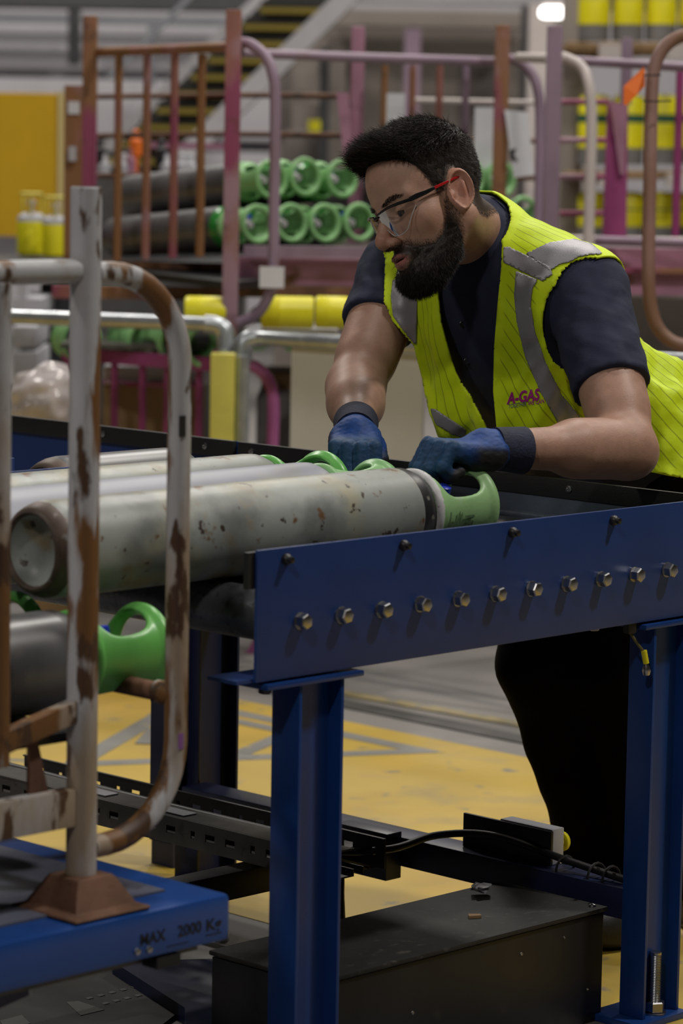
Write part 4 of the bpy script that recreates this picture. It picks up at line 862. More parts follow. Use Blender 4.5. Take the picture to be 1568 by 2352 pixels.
# ---- pallet racking with yellow drums at the right
rk = thing('pallet_racking', 'pallet racking of timber boards and beams behind the mauve stillage', 'racking', ground(Pd(1450, 1000, 12.0)))
for (y0, y1) in ((96, 130), (395, 425), (606, 640)):
    for (x0, x1) in ((1300, 1372), (1376, 1436), (1440, 1520), (1524, 1620)):
        mb = MB(); slab(mb, x0, y0, x1, y1 if (x0//10) % 2 else y1-12, 12.1, .9, bev=.01); mb.build('pallet_board', WOOD, rk)
    for x0 in (1378, 1534):
        mb = MB(); slab(mb, x0, y0+4, x0+48, y1+6, 12.0, .1); mb.build('label_block', BEIGEL, rk)
for x in (1308, 1640): vtube('upright', x, -200, 1000, 12.4, .045, BEIGE, rk, sq=True)
k = 0; rows = ((-60, 94, 'top'), (218, 378, 'middle'), (440, 545, 'bottom')); W_ = ('first', 'second', 'third', 'fourth')
for (y0, y1, rn) in rows:
    for j, x in enumerate((1362, 1440, 1516, 1592)):
        D = 12.3; b0 = Pd(x, y1, D); r = 37*D/FPX; h = Pd(x, y0, D)[2]-b0[2]
        dr = thing('yellow_drum', 'yellow drum with grey foot, %s from the left on the %s racking level' % (W_[j], rn), 'drum', b0, 'yellow drums on the racking')
        mb = MB(); mb.lathe([(h*.24, r), (h*.92, r), (h*.97, r*.9), (h, r*.6), (h, 0)], b0, (0, 0, 1), 24); mb.build('body', YEL, dr)
        mb = MB(); mb.lathe([(0, 0), (0, r*.97), (h*.24, r*.97)], b0, (0, 0, 1), 24); mb.build('foot', DRUMG, dr)
        mb = MB(); mb.lathe([(h*.60, r*1.01), (h*.72 if rn == 'middle' else h*.63, r*1.01)], b0, (0, 0, 1), 24); mb.build('band', mat('dark_green_band', (.02, .10, .06), .5) if rn != 'top' else YFOAM, dr)
        if rn == 'top' and j > 0: mb = MB(); slab(mb, x-50, -40, x-18, 26, D-.62*r, .01); mb.build('label', mat('dark_label', (.10, .09, .13), .6), dr)
# white panel and small goods in the gap between racking and stillage C
mb = MB(); slab(mb, 1290, 545, 1640, 562, 9.6, .2); tag(mb.build('white_shelf', BEIGEL), 'pale shelf edge behind the mauve stillage deck', 'shelf')
mb = MB(); slab(mb, 1330, 680, 1640, 1000, 9.6, .4); tag(mb.build('dark_pallet_stack', mat('dark_timber', (.07, .055, .045), .7, var=.3)), 'dark timber stack low behind the brown loop', 'timber')
# ================================================================== the man
def colmesh(name, v, f, M, col, mi=None):
    me = npmesh(name, v, f, M, mi)
    c = np.ones((len(v), 4), np.float32); c[:, :3] = col
    me.attributes.new('tint', 'FLOAT_COLOR', 'POINT').data.foreach_set('color', c.ravel()); return me
def tint_mat(name, rough, bump=0., bscale=300., sss=0., spec=.4, var=.1, vscale=40., sheen=0.):
    m = bpy.data.materials.new(name); m.use_nodes = True; nt = m.node_tree; N = nt.nodes; L = nt.links; b = N['Principled BSDF']
    b.inputs['Roughness'].default_value = rough; b.inputs['Specular IOR Level'].default_value = spec; b.inputs['Sheen Weight'].default_value = sheen
    a = N.new('ShaderNodeAttribute'); a.attribute_name = 'tint'; tc = N.new('ShaderNodeTexCoord')
    n = N.new('ShaderNodeTexNoise'); n.inputs['Scale'].default_value = vscale; n.inputs['Detail'].default_value = 5; L.new(tc.outputs['Object'], n.inputs['Vector'])
    r = N.new('ShaderNodeMapRange'); L.new(n.outputs['Fac'], r.inputs[0]); r.inputs[1].default_value = .3; r.inputs[2].default_value = .7; r.inputs[3].default_value = 1-var; r.inputs[4].default_value = 1+var
    mx = N.new('ShaderNodeVectorMath'); mx.operation = 'SCALE'; L.new(a.outputs['Color'], mx.inputs[0]); L.new(r.outputs[0], mx.inputs['Scale']); L.new(mx.outputs[0], b.inputs['Base Color'])
    if sss: b.inputs['Subsurface Weight'].default_value = sss; b.inputs['Subsurface Radius'].default_value = (1., .35, .18); b.inputs['Subsurface Scale'].default_value = .006
    if bump:
        n2 = N.new('ShaderNodeTexNoise'); n2.inputs['Scale'].default_value = bscale; n2.inputs['Detail'].default_value = 3; L.new(tc.outputs['Object'], n2.inputs['Vector'])
        bp = N.new('ShaderNodeBump'); bp.inputs['Strength'].default_value = bump; bp.inputs['Distance'].default_value = .0008; L.new(n2.outputs['Fac'], bp.inputs['Height']); L.new(bp.outputs[0], b.inputs['Normal'])
    return m
SKIN = tint_mat('skin', .48, .35, 420, .12, .4, .09, 60)
HAIRM = mat('dark_hair', (.019, .0142, .0115), .5, spec=.3)
POLO = mat('navy_knit', (.012, .016, .046), .85, var=.12, vscale=25, bump=.35, bscale=900)
TROU = mat('black_trouser_cloth', (.0035, .0035, .004), .95, spec=.1, var=.2, bump=.2, bscale=200)
GLOVE = tint_mat('glove_knit', .6, .5, 500, 0, .3, .2, 90)
TAPE = mat('reflective_tape', (.30, .29, .315), .42, .25, var=.08, vscale=30, bump=.15, bscale=700)
def vest_mat():
    m = bpy.data.materials.new('hi_vis_mesh'); m.use_nodes = True; nt = m.node_tree; N = nt.nodes; L = nt.links; b = N['Principled BSDF']
    b.inputs['Roughness'].default_value = .55; b.inputs['Specular IOR Level'].default_value = .3; b.inputs['Sheen Weight'].default_value = .1
    a = N.new('ShaderNodeAttribute'); a.attribute_name = 'stripe'
    fr = N.new('ShaderNodeMath'); fr.operation = 'FRACT'; L.new(a.outputs['Fac'], fr.inputs[0])
    pp = N.new('ShaderNodeMath'); pp.operation = 'PINGPONG'; L.new(a.outputs['Fac'], pp.inputs[0]); pp.inputs[1].default_value = .5
    mr = N.new('ShaderNodeMapRange'); L.new(pp.outputs[0], mr.inputs[0]); mr.inputs[1].default_value = .035; mr.inputs[2].default_value = .075; mr.inputs[3].default_value = .62; mr.inputs[4].default_value = 0
    mx = N.new('ShaderNodeMix'); mx.data_type = 'RGBA'; L.new(mr.outputs[0], mx.inputs[0]); mx.inputs['A'].default_value = (.66, .86, .005, 1); mx.inputs['B'].default_value = (.16, .19, .01, 1)
    a2 = N.new('ShaderNodeAttribute'); a2.attribute_name = 'trim'
    m2 = N.new('ShaderNodeMix'); m2.data_type = 'RGBA'; L.new(a2.outputs['Fac'], m2.inputs[0]); L.new(mx.outputs['Result'], m2.inputs['A']); m2.inputs['B'].default_value = (.70, .90, .008, 1)
    L.new(m2.outputs['Result'], b.inputs['Base Color'])
    tc = N.new('ShaderNodeTexCoord'); n2 = N.new('ShaderNodeTexNoise'); n2.inputs['Scale'].default_value = 28; n2.inputs['Detail'].default_value = 3; L.new(tc.outputs['Object'], n2.inputs['Vector'])
    bp = N.new('ShaderNodeBump'); bp.inputs['Strength'].default_value = .35; bp.inputs['Distance'].default_value = .006; L.new(n2.outputs['Fac'], bp.inputs['Height']); L.new(bp.outputs[0], b.inputs['Normal'])
    return m
VEST = vest_mat()
man = thing('person', 'man in safety glasses, yellow high-visibility vest and navy polo leaning over the conveyor', 'person', (4.05, 3.3, 0))
# ---- skeleton
shL, shR = A(3.862, 3.212, 1.118), A(3.85, 3.625, 1.128)
elL, elR = A(3.752, 3.030, .888), A(3.665, 3.540, .955)
wrL, wrR = A(3.482, 3.068, .900), A(3.506, 3.385, .900)
hip = A(4.085, 3.285, .80); mid = (shL+shR)/2
tt = unit(mid-hip); lf = unit((shL-shR)-((shL-shR)@tt)*tt); ft = np.cross(lf, tt)      # up, left, front of the trunk
TM = np.array([lf, ft, tt]); TL = np.linalg.norm(mid-hip)
def loc(P): return (P-hip)@TM.T
# head frame
ph, th = math.radians(27), math.radians(22)
Tc = -CF
hF = unit(-math.cos(ph)*math.cos(th)*CR-math.cos(ph)*math.sin(th)*CU+math.sin(ph)*Tc); hU = unit(-math.sin(th)*CR+math.cos(th)*CU); hL = np.cross(hU, hF)
hO = at(993, 462, D=4.95); HM = np.array([hF, hL, hU]); HS = 1.0
def hloc(P): return (P-hO)@HM.T/HS
def hw(q): return hO+(np.asarray(q)*HS)@HM
nk = mid+A(-.035, .0, .075)
# ---- trunk
def trunk(P):
    q = loc(P)
    d = ell(q, (0, .0, .02), (.165, .12, .14)); d = smin(d, ell(q, (0, .012, TL*.42), (.15, .118, .18)), .06); d = smin(d, ell(q, (0, .012, TL*.78), (.168, .122, .17)), .06)
    d = smin(d, cone(P, shL, shR, .058, .058), .06)
    d = smin(d, cone(P, nk, shL+A(-.005, .03, .01), .058, .046), .04); d = smin(d, cone(P, nk, shR+A(-.005, -.03, .01), .058, .046), .04)
    return d
def arm(P, s, e, w, big=1.):
    dv = unit(e-s); a = cone(P, s, e, .054, .043); a = smin(a, cone(P, s+(e-s)*.35, s+(e-s)*.75, .047, .045), .03)
    b = cone(P, e, w, .042, .0285); m_ = e+(w-e)*.27; b = smin(b, cone(P, e+(w-e)*.06, m_+(w-e)*.12, .044*big, .045*big), .025)
    d = smin(a, b, .018)
    el_ = e-unit(unit(s-e)+unit(w-e))*.016
    return smin(d, sphere(P, el_, .030), .02)
# ---- head
def ear(q, sgn=1):
    e = q*A(1, sgn, 1)-A(-.006, .0755, -.006); f, l, u = e[:, 0], e[:, 1], e[:, 2]
    f2 = f*.97+u*.22; u2 = u*.97-f*.22; l = l-.30*(-f2)-.004           # tilted back, standing off the skull
    wf = np.where(u2 > -.012, .0215, .0215+.35*(u2+.012)); rr = np.sqrt((f2/np.maximum(wf, .009))**2+(u2/.0365)**2)
    t = .0020+.0068*np.exp(-((rr-.86)/.11)**2)+.0052*np.exp(-(((f2+.0055)/.0035)**2+((u2-.002)/.015)**2))-.0012*np.exp(-(((f2-.004)/.006)**2+((u2+.002)/.012)**2))+.004*np.exp(-(((f2-.013)/.004)**2+((u2+.006)/.006)**2))+.003*np.exp(-((u2+.024)/.009)**2)
    return np.maximum((rr-1)*.019, np.abs(l)-t)
def head(q, feats=True):
    s = q.copy(); s[:, 1] = np.abs(q[:, 1])
    d = ell(s, (-.004, 0, .040), (.092, .0755, .083))
    d = smin(d, ell(s, (.040, 0, .040), (.052, .058, .060)), .03)
    d = smin(d, ell(s, (.030, 0, -.034), (.060, .056, .076)), .03)
    d = smin(d, sphere(s, (.050, .044, -.024), .024), .028)
    d = smin(d, cone(s, (-.004, .053, -.046), (.062, .020, -.100), .020, .019), .03)
    d = smin(d, ell(s, (.072, 0, -.102), (.022, .025, .019)), .025)
    d = smin(d, cone(s, (.080, .006, .018), (.066, .048, .018), .0125, .010), .016)
    if feats:
        d = smax(d, -ell(s, (.098, .033, -.003), (.020, .020, .0125)), .012)
        d = smin(d, ell(s, (.0725, .0325, -.003), (.0135, .0165, .0130)), .005)
        d = smax(d, -ell(s, (.0865, .033, -.0045), (.010, .0165, .0034)), .002)
        d = smin(d, cone(s, (.083, 0, .012), (.1115, 0, -.032), .0085, .0118), .010)
        d = smin(d, sphere(s, (.1135, 0, -.037), .0112), .008); d = smin(d, ell(s, (.101, .0125, -.0435), (.012, .0085, .0085)), .007)
        d = smax(d, -ell(s, (.106, .0075, -.0505), (.005, .0035, .0035)), .003)
        d = smin(d, ell(s, (.088, 0, -.072), (.013, .028, .018)), .012)
        d = smin(d, ell(s, (.0965, 0, -.0665), (.0085, .0215, .0058)), .005); d = smin(d, ell(s, (.0945, 0, -.0785), (.0085, .0185, .0065)), .006)
        d = smax(d, -ell(s, (.108, 0, -.0722), (.016, .024, .0013)), .003)
        d = smin(d, ear(q, 1), .006); d = smin(d, ear(q, -1), .006)
    return d
nkq = hloc(nk)
def neck(q): 
    d = cone(q, (-.018, 0, -.03), nkq+A(-.004, 0, 0), .054, .060)
    a = cone(q, (-.018, .052, -.045), nkq+A(.045, .018, -.015), .012, .011); b = cone(q, (-.018, -.052, -.045), nkq+A(.045, -.018, -.015), .012, .011)
    return smin(d, smin(a, b, .01), .025)
def head_all(q): return smin(head(q), neck(q), .02)
def sstep(a, b, x): t = np.clip((x-a)/(b-a), 0, 1); return t*t*(3-2*t)
def earx(q): return np.clip(1-sstep(.0755, .0785, np.abs(q[:, 1]))*sstep(.052, .044, np.hypot(q[:, 0]+.006, q[:, 2]+.004)), 0, 1)
def beard_w(q):
    f, l, u = q[:, 0], np.abs(q[:, 1]), q[:, 2]
    top = np.interp(f, [-.01, .012, .028, .040, .055, .070, .085, .12], [.0, .004, -.034, -.056, -.066, -.062, -.050, -.049])
    w = sstep(.009, -.009, u-top)*sstep(.000, .020, f+.0)*sstep(-.150, -.128, u)
    # under the jaw the beard stops before the throat
    w *= sstep(-.020, .020, f-(.018+(-.100-u)*.9))*(u < -.10)+(u >= -.10)
    lips = np.exp(-((f-.100)/.012)**2)*sstep(1.25, .9, np.sqrt((l/.0240)**2+((u+.0755)/.0128)**2))
    sub = sstep(1.3, .7, np.sqrt((l/.014)**2+((u+.089)/.004)**2))*.5
    return np.clip(w*(1-lips*1.0)*(1-0*sub), 0, 1)*(f < .112)*earx(q)*(1-.45*sstep(-.045, -.015, u))
def hair_w(q):
    f, l, u = q[:, 0], np.abs(q[:, 1]), q[:, 2]
    # lower limit of the hair as a function of position along the head
    low = np.interp(f, [-.11, -.075, -.040, -.018, -.004, .012, .026, .036, .046, .060, .09], [-.045, -.052, -.045, -.012, .030, .008, .0, .030, .058, .078, .093])
    w = sstep(-.007, .007, u-low)
    return w*sstep(.115, .095, f-.25*(u-.08))*earx(q)
def hair_th(q):
    f, l, u = q[:, 0], np.abs(q[:, 1]), q[:, 2]
    top = sstep(.045, .095, u); th_ = .0008+.0062*sstep(.03, .075, u)+.010*top+.006*top*sstep(.03, .09, f)
    return th_*(1-.45*sstep(-.03, -.08, f))
skinc = A(.45, .262, .188)
def skin_cols(q):
    c = np.tile(skinc, (len(q), 1)); f, l, u = q[:, 0], np.abs(q[:, 1]), q[:, 2]
    red = np.exp(-(((f-.113)/.018)**2+(l/.02)**2+((u+.038)/.02)**2))+.55*np.exp(-(((f-.06)/.03)**2+((l-.045)/.02)**2+((u+.03)/.02)**2))+1.0*np.exp(-(((f+.006)/.025)**2+((l-.085)/.010)**2+(u/.04)**2))
    c = c*(1-np.clip(red, 0, 1.2)[:, None]*A(.04, .34, .38)*.8)
    lip = sstep(1.15, .85, np.sqrt((l/.024)**2+((u+.0730)/.0128)**2))*(f > .085); c = c*(1-lip[:, None])+lip[:, None]*A(.36, .135, .115)
    st = np.clip(beard_w(q)*.96+hair_w(q)*.93, 0, .97)
    st = np.maximum(st, .35*sstep(-.02, .01, u+.02)*sstep(-.03, -.05, f)*(u < 0)*0)
    brow = sstep(1.1, .8, np.sqrt(((u-.0165-.005*np.sin((l-.012)/.04*2.4))/.0042)**2+((l-.032)/.022)**2))*(f > .05)
    st = np.maximum(st, .6*brow)
    return c*(1-st[:, None])+st[:, None]*A(.022, .016, .013)
# body mesh: head at fine grid, arms, then the covered trunk and legs
v1, f1 = snet(lambda P: head_all(P), (-.13, -.115, -.20), (.14, .115, .145), .0021)
c1 = skin_cols(v1); wv1 = hw(v1)
def arms_fn(P): return np.minimum(arm(P, shL, elL, wrL), arm(P, shR, elR, wrR, 1.02))
lo = np.minimum.reduce([shL, shR, elL, elR, wrL, wrR])-.08; hi = np.maximum.reduce([shL, shR, elL, elR, wrL, wrR])+.08
va, fa = snet(lambda P: arm(P, shL, elL, wrL), np.minimum.reduce([shL, elL, wrL])-.075, np.maximum.reduce([shL, elL, wrL])+.075, .0045)
vb, fb = snet(lambda P: arm(P, shR, elR, wrR, 1.04), np.minimum.reduce([shR, elR, wrR])-.075, np.maximum.reduce([shR, elR, wrR])+.075, .0045)
vt, ftr = snet(trunk, (3.60, 2.98, .62), (4.32, 3.86, 1.32), .012)
def armcol(v):
    return np.tile(skinc*A(.93, .93, .95), (len(v), 1))
off = np.cumsum([0, len(v1), len(va), len(vb), len(vt)])
BV = np.concatenate([wv1, va, vb, vt]); BF = np.concatenate([f1, fa+off[1], fb+off[2], ftr+off[3]])
BC = np.concatenate([c1, armcol(va), armcol(vb), armcol(vt)])
body = link('body', colmesh('body', BV, BF, SKIN, BC), man)
# eyes: iris and white set into the lids
for sg in (1, -1):
    c0 = hw((.0735, .0325*sg, -.0035)); ax = unit(hw((.092, .0335*sg-.003, -.0085))-c0)
    mb = MB(); R_ = .0122
    mb.lathe([(R_*math.cos(a), R_*math.sin(a)) for a in np.linspace(0, PI, 18)], c0, ax, 24, mfun=lambda i: 2 if i < 3 else (1 if i < 6 else 0))
    mb.build('eye', [mat('eye_white', (.62, .58, .55), .2), mat('iris_brown', (.05, .026, .014), .15), mat('pupil', (.005, .005, .005), .1)], body)
# ---- hair: a close cap plus strands
def hsurf(q): return smin(head(q, False), neck(q), .02)
def cap_fn(q):
    w_ = hair_w(q); return head(q, False)-(w_*(hair_th(q)*.80)-(1-w_)*.006)+.0012*wob(q, 260, 5)*w_
v, f = snet(cap_fn, (-.15, -.115, -.09), (.17, .115, .185), .0026)
keep = hair_w(v) > .12; fk = keep[f].all(1); hairo = link('hair', npmesh('hair', hw(v), f[fk], HAIRM), man)
def beard_fn(q):
    w_ = beard_w(q); f_, u_ = q[:, 0], q[:, 2]; thk = .0005+.0025*sstep(-.03, -.06, u_)+.0075*sstep(-.068, -.105, u_)+.001*sstep(.02, .06, f_)*sstep(-.06, -.09, u_)+.0035*sstep(.078, .092, f_)*sstep(-.068, -.058, u_)-.002*sstep(-.075, -.055, u_)
    return hsurf(q)-(w_*thk-(1-w_)*.006)+.0012*wob(q, 320, 9)*w_
vbd, fbd = snet(beard_fn, (-.04, -.09, -.16), (.12, .09, .04), .0024)
keep = beard_w(vbd) > .25; fk = keep[fbd].all(1); beardo = link('beard', npmesh('beard', hw(vbd), fbd[fk], HAIRM), man)
def grad(fn, P, e=.001):
    g = np.stack([fn(P+np.eye(3)[i]*e)-fn(P-np.eye(3)[i]*e) for i in range(3)], 1); return g/np.maximum(np.linalg.norm(g, axis=1, keepdims=True), 1e-9)
def strands(name, roots, dirs, lens, rad, curl, parent, seg=3):
    n = len(roots); side = np.cross(dirs, RNG.normal(size=(n, 3))); side /= np.linalg.norm(side, axis=1, keepdims=True); up_ = np.cross(side, dirs)
    V = np.empty((n, seg+1, 3, 3)); p = roots.copy(); d = dirs.copy()
    for k in range(seg+1):
        r = rad*(1-.85*k/seg)
        for j in range(3): a = 2*PI*j/3; V[:, k, j] = p+r*(math.cos(a)*side+math.sin(a)*up_)
        p = p+d*(lens/seg)[:, None]; d = d+curl; d /= np.linalg.norm(d, axis=1, keepdims=True)
    base = np.arange(n)[:, None]*(seg+1)*3; F = []
    for k in range(seg):
        for j in range(3):
            j2 = (j+1) % 3; F.append(np.concatenate([base+k*3+j, base+k*3+j2, base+(k+1)*3+j2, base+(k+1)*3+j], 1))
    F = np.concatenate(F); o = link(name, npmesh(name, hw(V.reshape(-1, 3)), F, HAIRM), parent); o['kind'] = 'stuff'; return o
def sample(v, f, w_, n):
    t = v[f]; a = np.linalg.norm(np.cross(t[:, 2]-t[:, 0], t[:, 3]-t[:, 1]), axis=1)*w_; i = RNG.choice(len(f), n, p=a/a.sum()); r = RNG.uniform(size=(n, 2))
    q = t[i]; return q[:, 0]*((1-r[:, 0])*(1-r[:, 1]))[:, None]+q[:, 1]*(r[:, 0]*(1-r[:, 1]))[:, None]+q[:, 2]*(r[:, 0]*r[:, 1])[:, None]+q[:, 3]*((1-r[:, 0])*r[:, 1])[:, None]
cf = v[f].mean(1); Q = sample(v, f, (hair_w(cf) > .15)*(1.+1.5*(cf[:, 2] > .07)), 20000)
Nn = grad(lambda P: head(P, False), Q); tp = sstep(.05, .10, Q[:, 2])[:, None]; fr = sstep(.03, .09, Q[:, 0])[:, None]
flow = tp*(A(.9, .25, 0)[None]+fr*A(.25, .1, 1.0)[None])+(1-tp)*A(-.45, 0, -.75)[None]
dd = Nn*(.35+.25*tp*fr+.1*(1-tp))+flow+RNG.normal(size=Q.shape)*.22; dd /= np.linalg.norm(dd, axis=1, keepdims=True)
ln = (.005+.012*tp[:, 0]+.012*tp[:, 0]*fr[:, 0])*RNG.uniform(.6, 1.4, len(Q))
strands('hair_strands', Q-Nn*.001, dd, ln, .00042, np.where(tp > .5, A(.0, 0, -.10)[None], A(0, 0, -.05)[None])+RNG.normal(size=Q.shape)*.05, hairo)
cf = vbd[fbd].mean(1); Q = sample(vbd, fbd, (beard_w(cf) > .22)*1., 11000); Nn = grad(hsurf, Q)
dd = Nn*.5+A(.15, 0, -.8)[None]+RNG.normal(size=Q.shape)*.28; dd /= np.linalg.norm(dd, axis=1, keepdims=True)
strands('beard_strands', Q-Nn*.001, dd, (.005+.006*sstep(-.06, -.11, Q[:, 2]))*RNG.uniform(.7, 1.3, len(Q)), .00036, RNG.normal(size=Q.shape)*.10, beardo)
cf = v1[f1].mean(1); s_ = np.abs(cf[:, 1]); bw = (np.sqrt(((cf[:, 2]-.0165-.005*np.sin((s_-.012)/.04*2.4))/.0042)**2+((s_-.032)/.021)**2) < 1)*(cf[:, 0] > .05)
Q = sample(v1, f1, bw*1., 420); Nn = grad(head, Q); dd = Nn*.45+np.stack([-.3+0*Q[:, 0], np.sign(Q[:, 1])*.8, .25+0*Q[:, 0]], 1)+RNG.normal(size=Q.shape)*.15; dd /= np.linalg.norm(dd, axis=1, keepdims=True)
strands('eyebrow_strands', Q, dd, .006*RNG.uniform(.7, 1.2, len(Q)), .00030, RNG.normal(size=Q.shape)*.05, hairo)
# sparse stubble where beard and hair fade out
cf = v1[f1].mean(1); sw = np.clip(beard_w(cf)*(1-beard_w(cf))*4, 0, 1)+np.clip(hair_w(cf)*(1-hair_w(cf))*4, 0, 1)*(cf[:, 2] < .07); sw[np.abs(cf[:, 1]) > .0765] = 0
Q = sample(v1, f1, sw+1e-9, 2600); Nn = grad(head, Q); dd = Nn*.5+A(-.1, 0, -.8)[None]+RNG.normal(size=Q.shape)*.3; dd /= np.linalg.norm(dd, axis=1, keepdims=True)
strands('stubble_strands', Q, dd, .004*RNG.uniform(.6, 1.3, len(Q)), .00028, RNG.normal(size=Q.shape)*.08, beardo)
# ---- safety glasses
def clear_mat():
    m = bpy.data.materials.new('clear_lens'); m.use_nodes = True; nt = m.node_tree; N = nt.nodes; L = nt.links
    out = N['Material Output']; N.remove(N['Principled BSDF']); t = N.new('ShaderNodeBsdfTransparent'); t.inputs[0].default_value = (.93, .93, .92, 1); g = N.new('ShaderNodeBsdfGlossy'); g.inputs['Roughness'].default_value = .04
    fr = N.new('ShaderNodeFresnel'); fr.inputs[0].default_value = 1.5; mx = N.new('ShaderNodeMixShader'); L.new(fr.outputs[0], mx.inputs[0]); L.new(t.outputs[0], mx.inputs[1]); L.new(g.outputs[0], mx.inputs[2]); L.new(mx.outputs[0], out.inputs[0]); return m
LENS = clear_mat(); GB = mat('glasses_black', (.012, .012, .014), .2); GR = mat('glasses_red', (.42, .012, .016), .22)
gl = link('safety_glasses', None, man); gl.location = Vector(hw((.09, 0, 0)))-wloc(man); gl['label'] = 'clear safety glasses with black and red arms'
def gF(l): return .1085-6.2*l*l-1000*max(0, abs(l)-.045)**3
def lens_pt(sg, a, b):
    """a along the width 0..1, b from top 0 to bottom 1"""
    l = .007+.058*a; top = .0065+.003*math.sin(a*PI*.9); bot = -.037+.020*(a-.45)**2*3+.010*max(0, .22-a)/.22+.016*max(0, a-.72)/.28
    u = top+(bot-top)*b; return (gF(l)-.004*b*b-.001*b, l*sg, u)
for sg in (1, -1):
    na, nb = 16, 8; V = [hw(lens_pt(sg, i/na, j/nb)) for i in range(na+1) for j in range(nb+1)]; Fq = [(i*(nb+1)+j, (i+1)*(nb+1)+j, (i+1)*(nb+1)+j+1, i*(nb+1)+j+1) for i in range(na) for j in range(nb)]
    mb = MB(); mb.add(V, Fq); mb.build('lens', LENS, gl)
    mb = MB(); P_ = [hw(A(*lens_pt(sg, t, 0))+A(.0006, 0, .0006)) for t in np.linspace(0, 1, 18)]; mb.tube(P_, [.0014+.0016*t for t in np.linspace(0, 1, 18)], 8); mb.build('brow_bar', GB, gl)
    mb = MB(); P_ = [hw(A(*lens_pt(sg, t, 1))) for t in np.linspace(0, 1, 18)]; mb.tube(P_, .0007, 6); mb.build('lens_edge', mat('lens_edge_plastic', (.45, .45, .46), .2), gl)
    e0 = A(*lens_pt(sg, 1, .1))
    arm_ = [e0+A(.002, 0, .002), e0+A(-.010, .004*sg, .003), A(.050, .0745*sg, .0095), A(.034, .0775*sg, .0115), A(.015, .0795*sg, .0130), A(-.006, .0815*sg, .0150), A(-.022, .081*sg, .0140), A(-.034, .079*sg, .006)]
    def ribbon(pts, hh, tw, M, nm):
        mb = MB(); V = []; Fq = []
        for i, p in enumerate(pts):
            for (a, b) in ((-1, -1), (1, -1), (1, 1), (-1, 1)): V.append(hw(p+A(0, a*tw[i], b*hh[i])))
        for i in range(len(pts)-1):
            for k in range(4): Fq.append((i*4+k, i*4+(k+1) % 4, (i+1)*4+(k+1) % 4, (i+1)*4+k))
        Fq += [(3, 2, 1, 0), tuple(len(V)-4+k for k in range(4))]; mb.add(V, Fq); o = link(nm, mb.mesh(nm, M, ang=50), gl); bv = o.modifiers.new('bevel', 'BEVEL'); bv.width = .0008; bv.segments = 2
    ribbon(arm_[:4], [.0038, .0042, .0034, .0026], [.0014]*4, GB, 'temple_arm'); ribbon(arm_[3:], [.0024, .0022, .0019, .0017, .0015], [.0014]*5, GR, 'temple_tip')
mb = MB(); mb.tube([hw(A(*lens_pt(1, 0, .15))), hw((.1115, 0, .003)), hw(A(*lens_pt(-1, 0, .15)))], .0022, 8); mb.build('bridge', GB, gl)
# ---- trousers and boots
knR, anR = A(4.002, 3.408, .47), A(4.115, 3.355, .10); knL, anL = A(4.05, 3.285, .47), A(4.13, 3.235, .10)
hpR, hpL = hip+A(.0, .085, -.01), hip+A(.02, -.075, -.01)
def trousers(P):
    d = ell(loc(P), (0, -.005, .0), (.175, .132, .13))
    for (h_, k_, a_) in ((hpR, knR, anR), (hpL, knL, anL)):
        d = smin(d, cone(P, h_, k_, .105, .080), .05); d = smin(d, cone(P, k_, a_, .070, .062), .03)
    d = d+.004*wob(P, 34, 2)*sstep(.75, .5, P[:, 2])
    return np.maximum(d, .07-P[:, 2])
v, f = snet(trousers, (3.80, 2.92, .05), (4.32, 3.66, .95), .009); trs = link('trousers', npmesh('trousers', v, f, TROU), man)
for (a_, nm) in ((anR, 'boot'), (anL, 'boot')):
    fn = lambda P, a_=a_: np.maximum(smin(cone(P, a_, a_+A(0, 0, -.04), .045, .045), ell(P, a_+A(-.075, .0, -.055), (.135, .05, .05)), .03), -P[:, 2]+.001)
    v, f = snet(fn, a_-A(.24, .08, .105), a_+A(.1, .08, .06), .008); link(nm, npmesh(nm, v, f, BLACKRUB), man)
# ---- polo shirt
def sleeve(P, s, e, t=.60):
    dv = unit(e-s); c = s+(e-s)*t; d = cone(P, s+dv*-.005, c, .067, .064+.0), 
    d = d[0]+.0022*wob(P*A(1, 1, 1.6), 75, 4)+.0010*wob(P, 160, 14)
    return smax(d, (P-c)@dv, .004)
def polo(P):
    d = trunk(P)-.008+.002*wob(P, 60, 8)
    for (s, e, t) in ((shL, elL, .62), (shR, elR, .46)): d = smin(d, sleeve(P, s, e, t), .02)
    return np.maximum(d, -(P-hip)@tt-.04)
v, f = snet(polo, (3.60, 2.98, .66), (4.30, 3.80, 1.30), .0055)
nd = neck(hloc(v)); keepf = (nd[f].min(1) > -.030)
pol = link('polo_shirt', npmesh('polo_shirt', v, f, POLO), man)
# collar: folded band around the neck
nax = unit(hw((-.028, 0, -.03))-nk); cu = unit(hF-(hF@nax)*nax); cw = np.cross(nax, cu)
def cring(a, r, h): a = math.radians(a); return nk+cu*math.cos(a)*r+cw*math.sin(a)*r+nax*h
mb = MB(); V = []; Fq = []; angs = np.linspace(24, 336, 44)
for a in angs:
    k = abs(a-180)/156.0
    rows = [(.064, .020-.030*k), (.067, .040-.040*k), (.071, .041-.041*k), (.080+.004*k, .012-.045*k-.028*k**4), (.078+.004*k, .010-.045*k-.028*k**4)]
    for (r, h) in rows: V.append(cring(a, r, h))
n5 = 5
for i in range(len(angs)-1):
    for j in range(n5-1): Fq.append((i*n5+j, (i+1)*n5+j, (i+1)*n5+j+1, i*n5+j+1))
mb.add(V, Fq); co = mb.build('collar', POLO, pol); sm = co.modifiers.new('thick', 'SOLIDIFY'); sm.thickness = .003; ss = co.modifiers.new('smooth', 'SUBSURF'); ss.levels = 1; ss.render_levels = 1
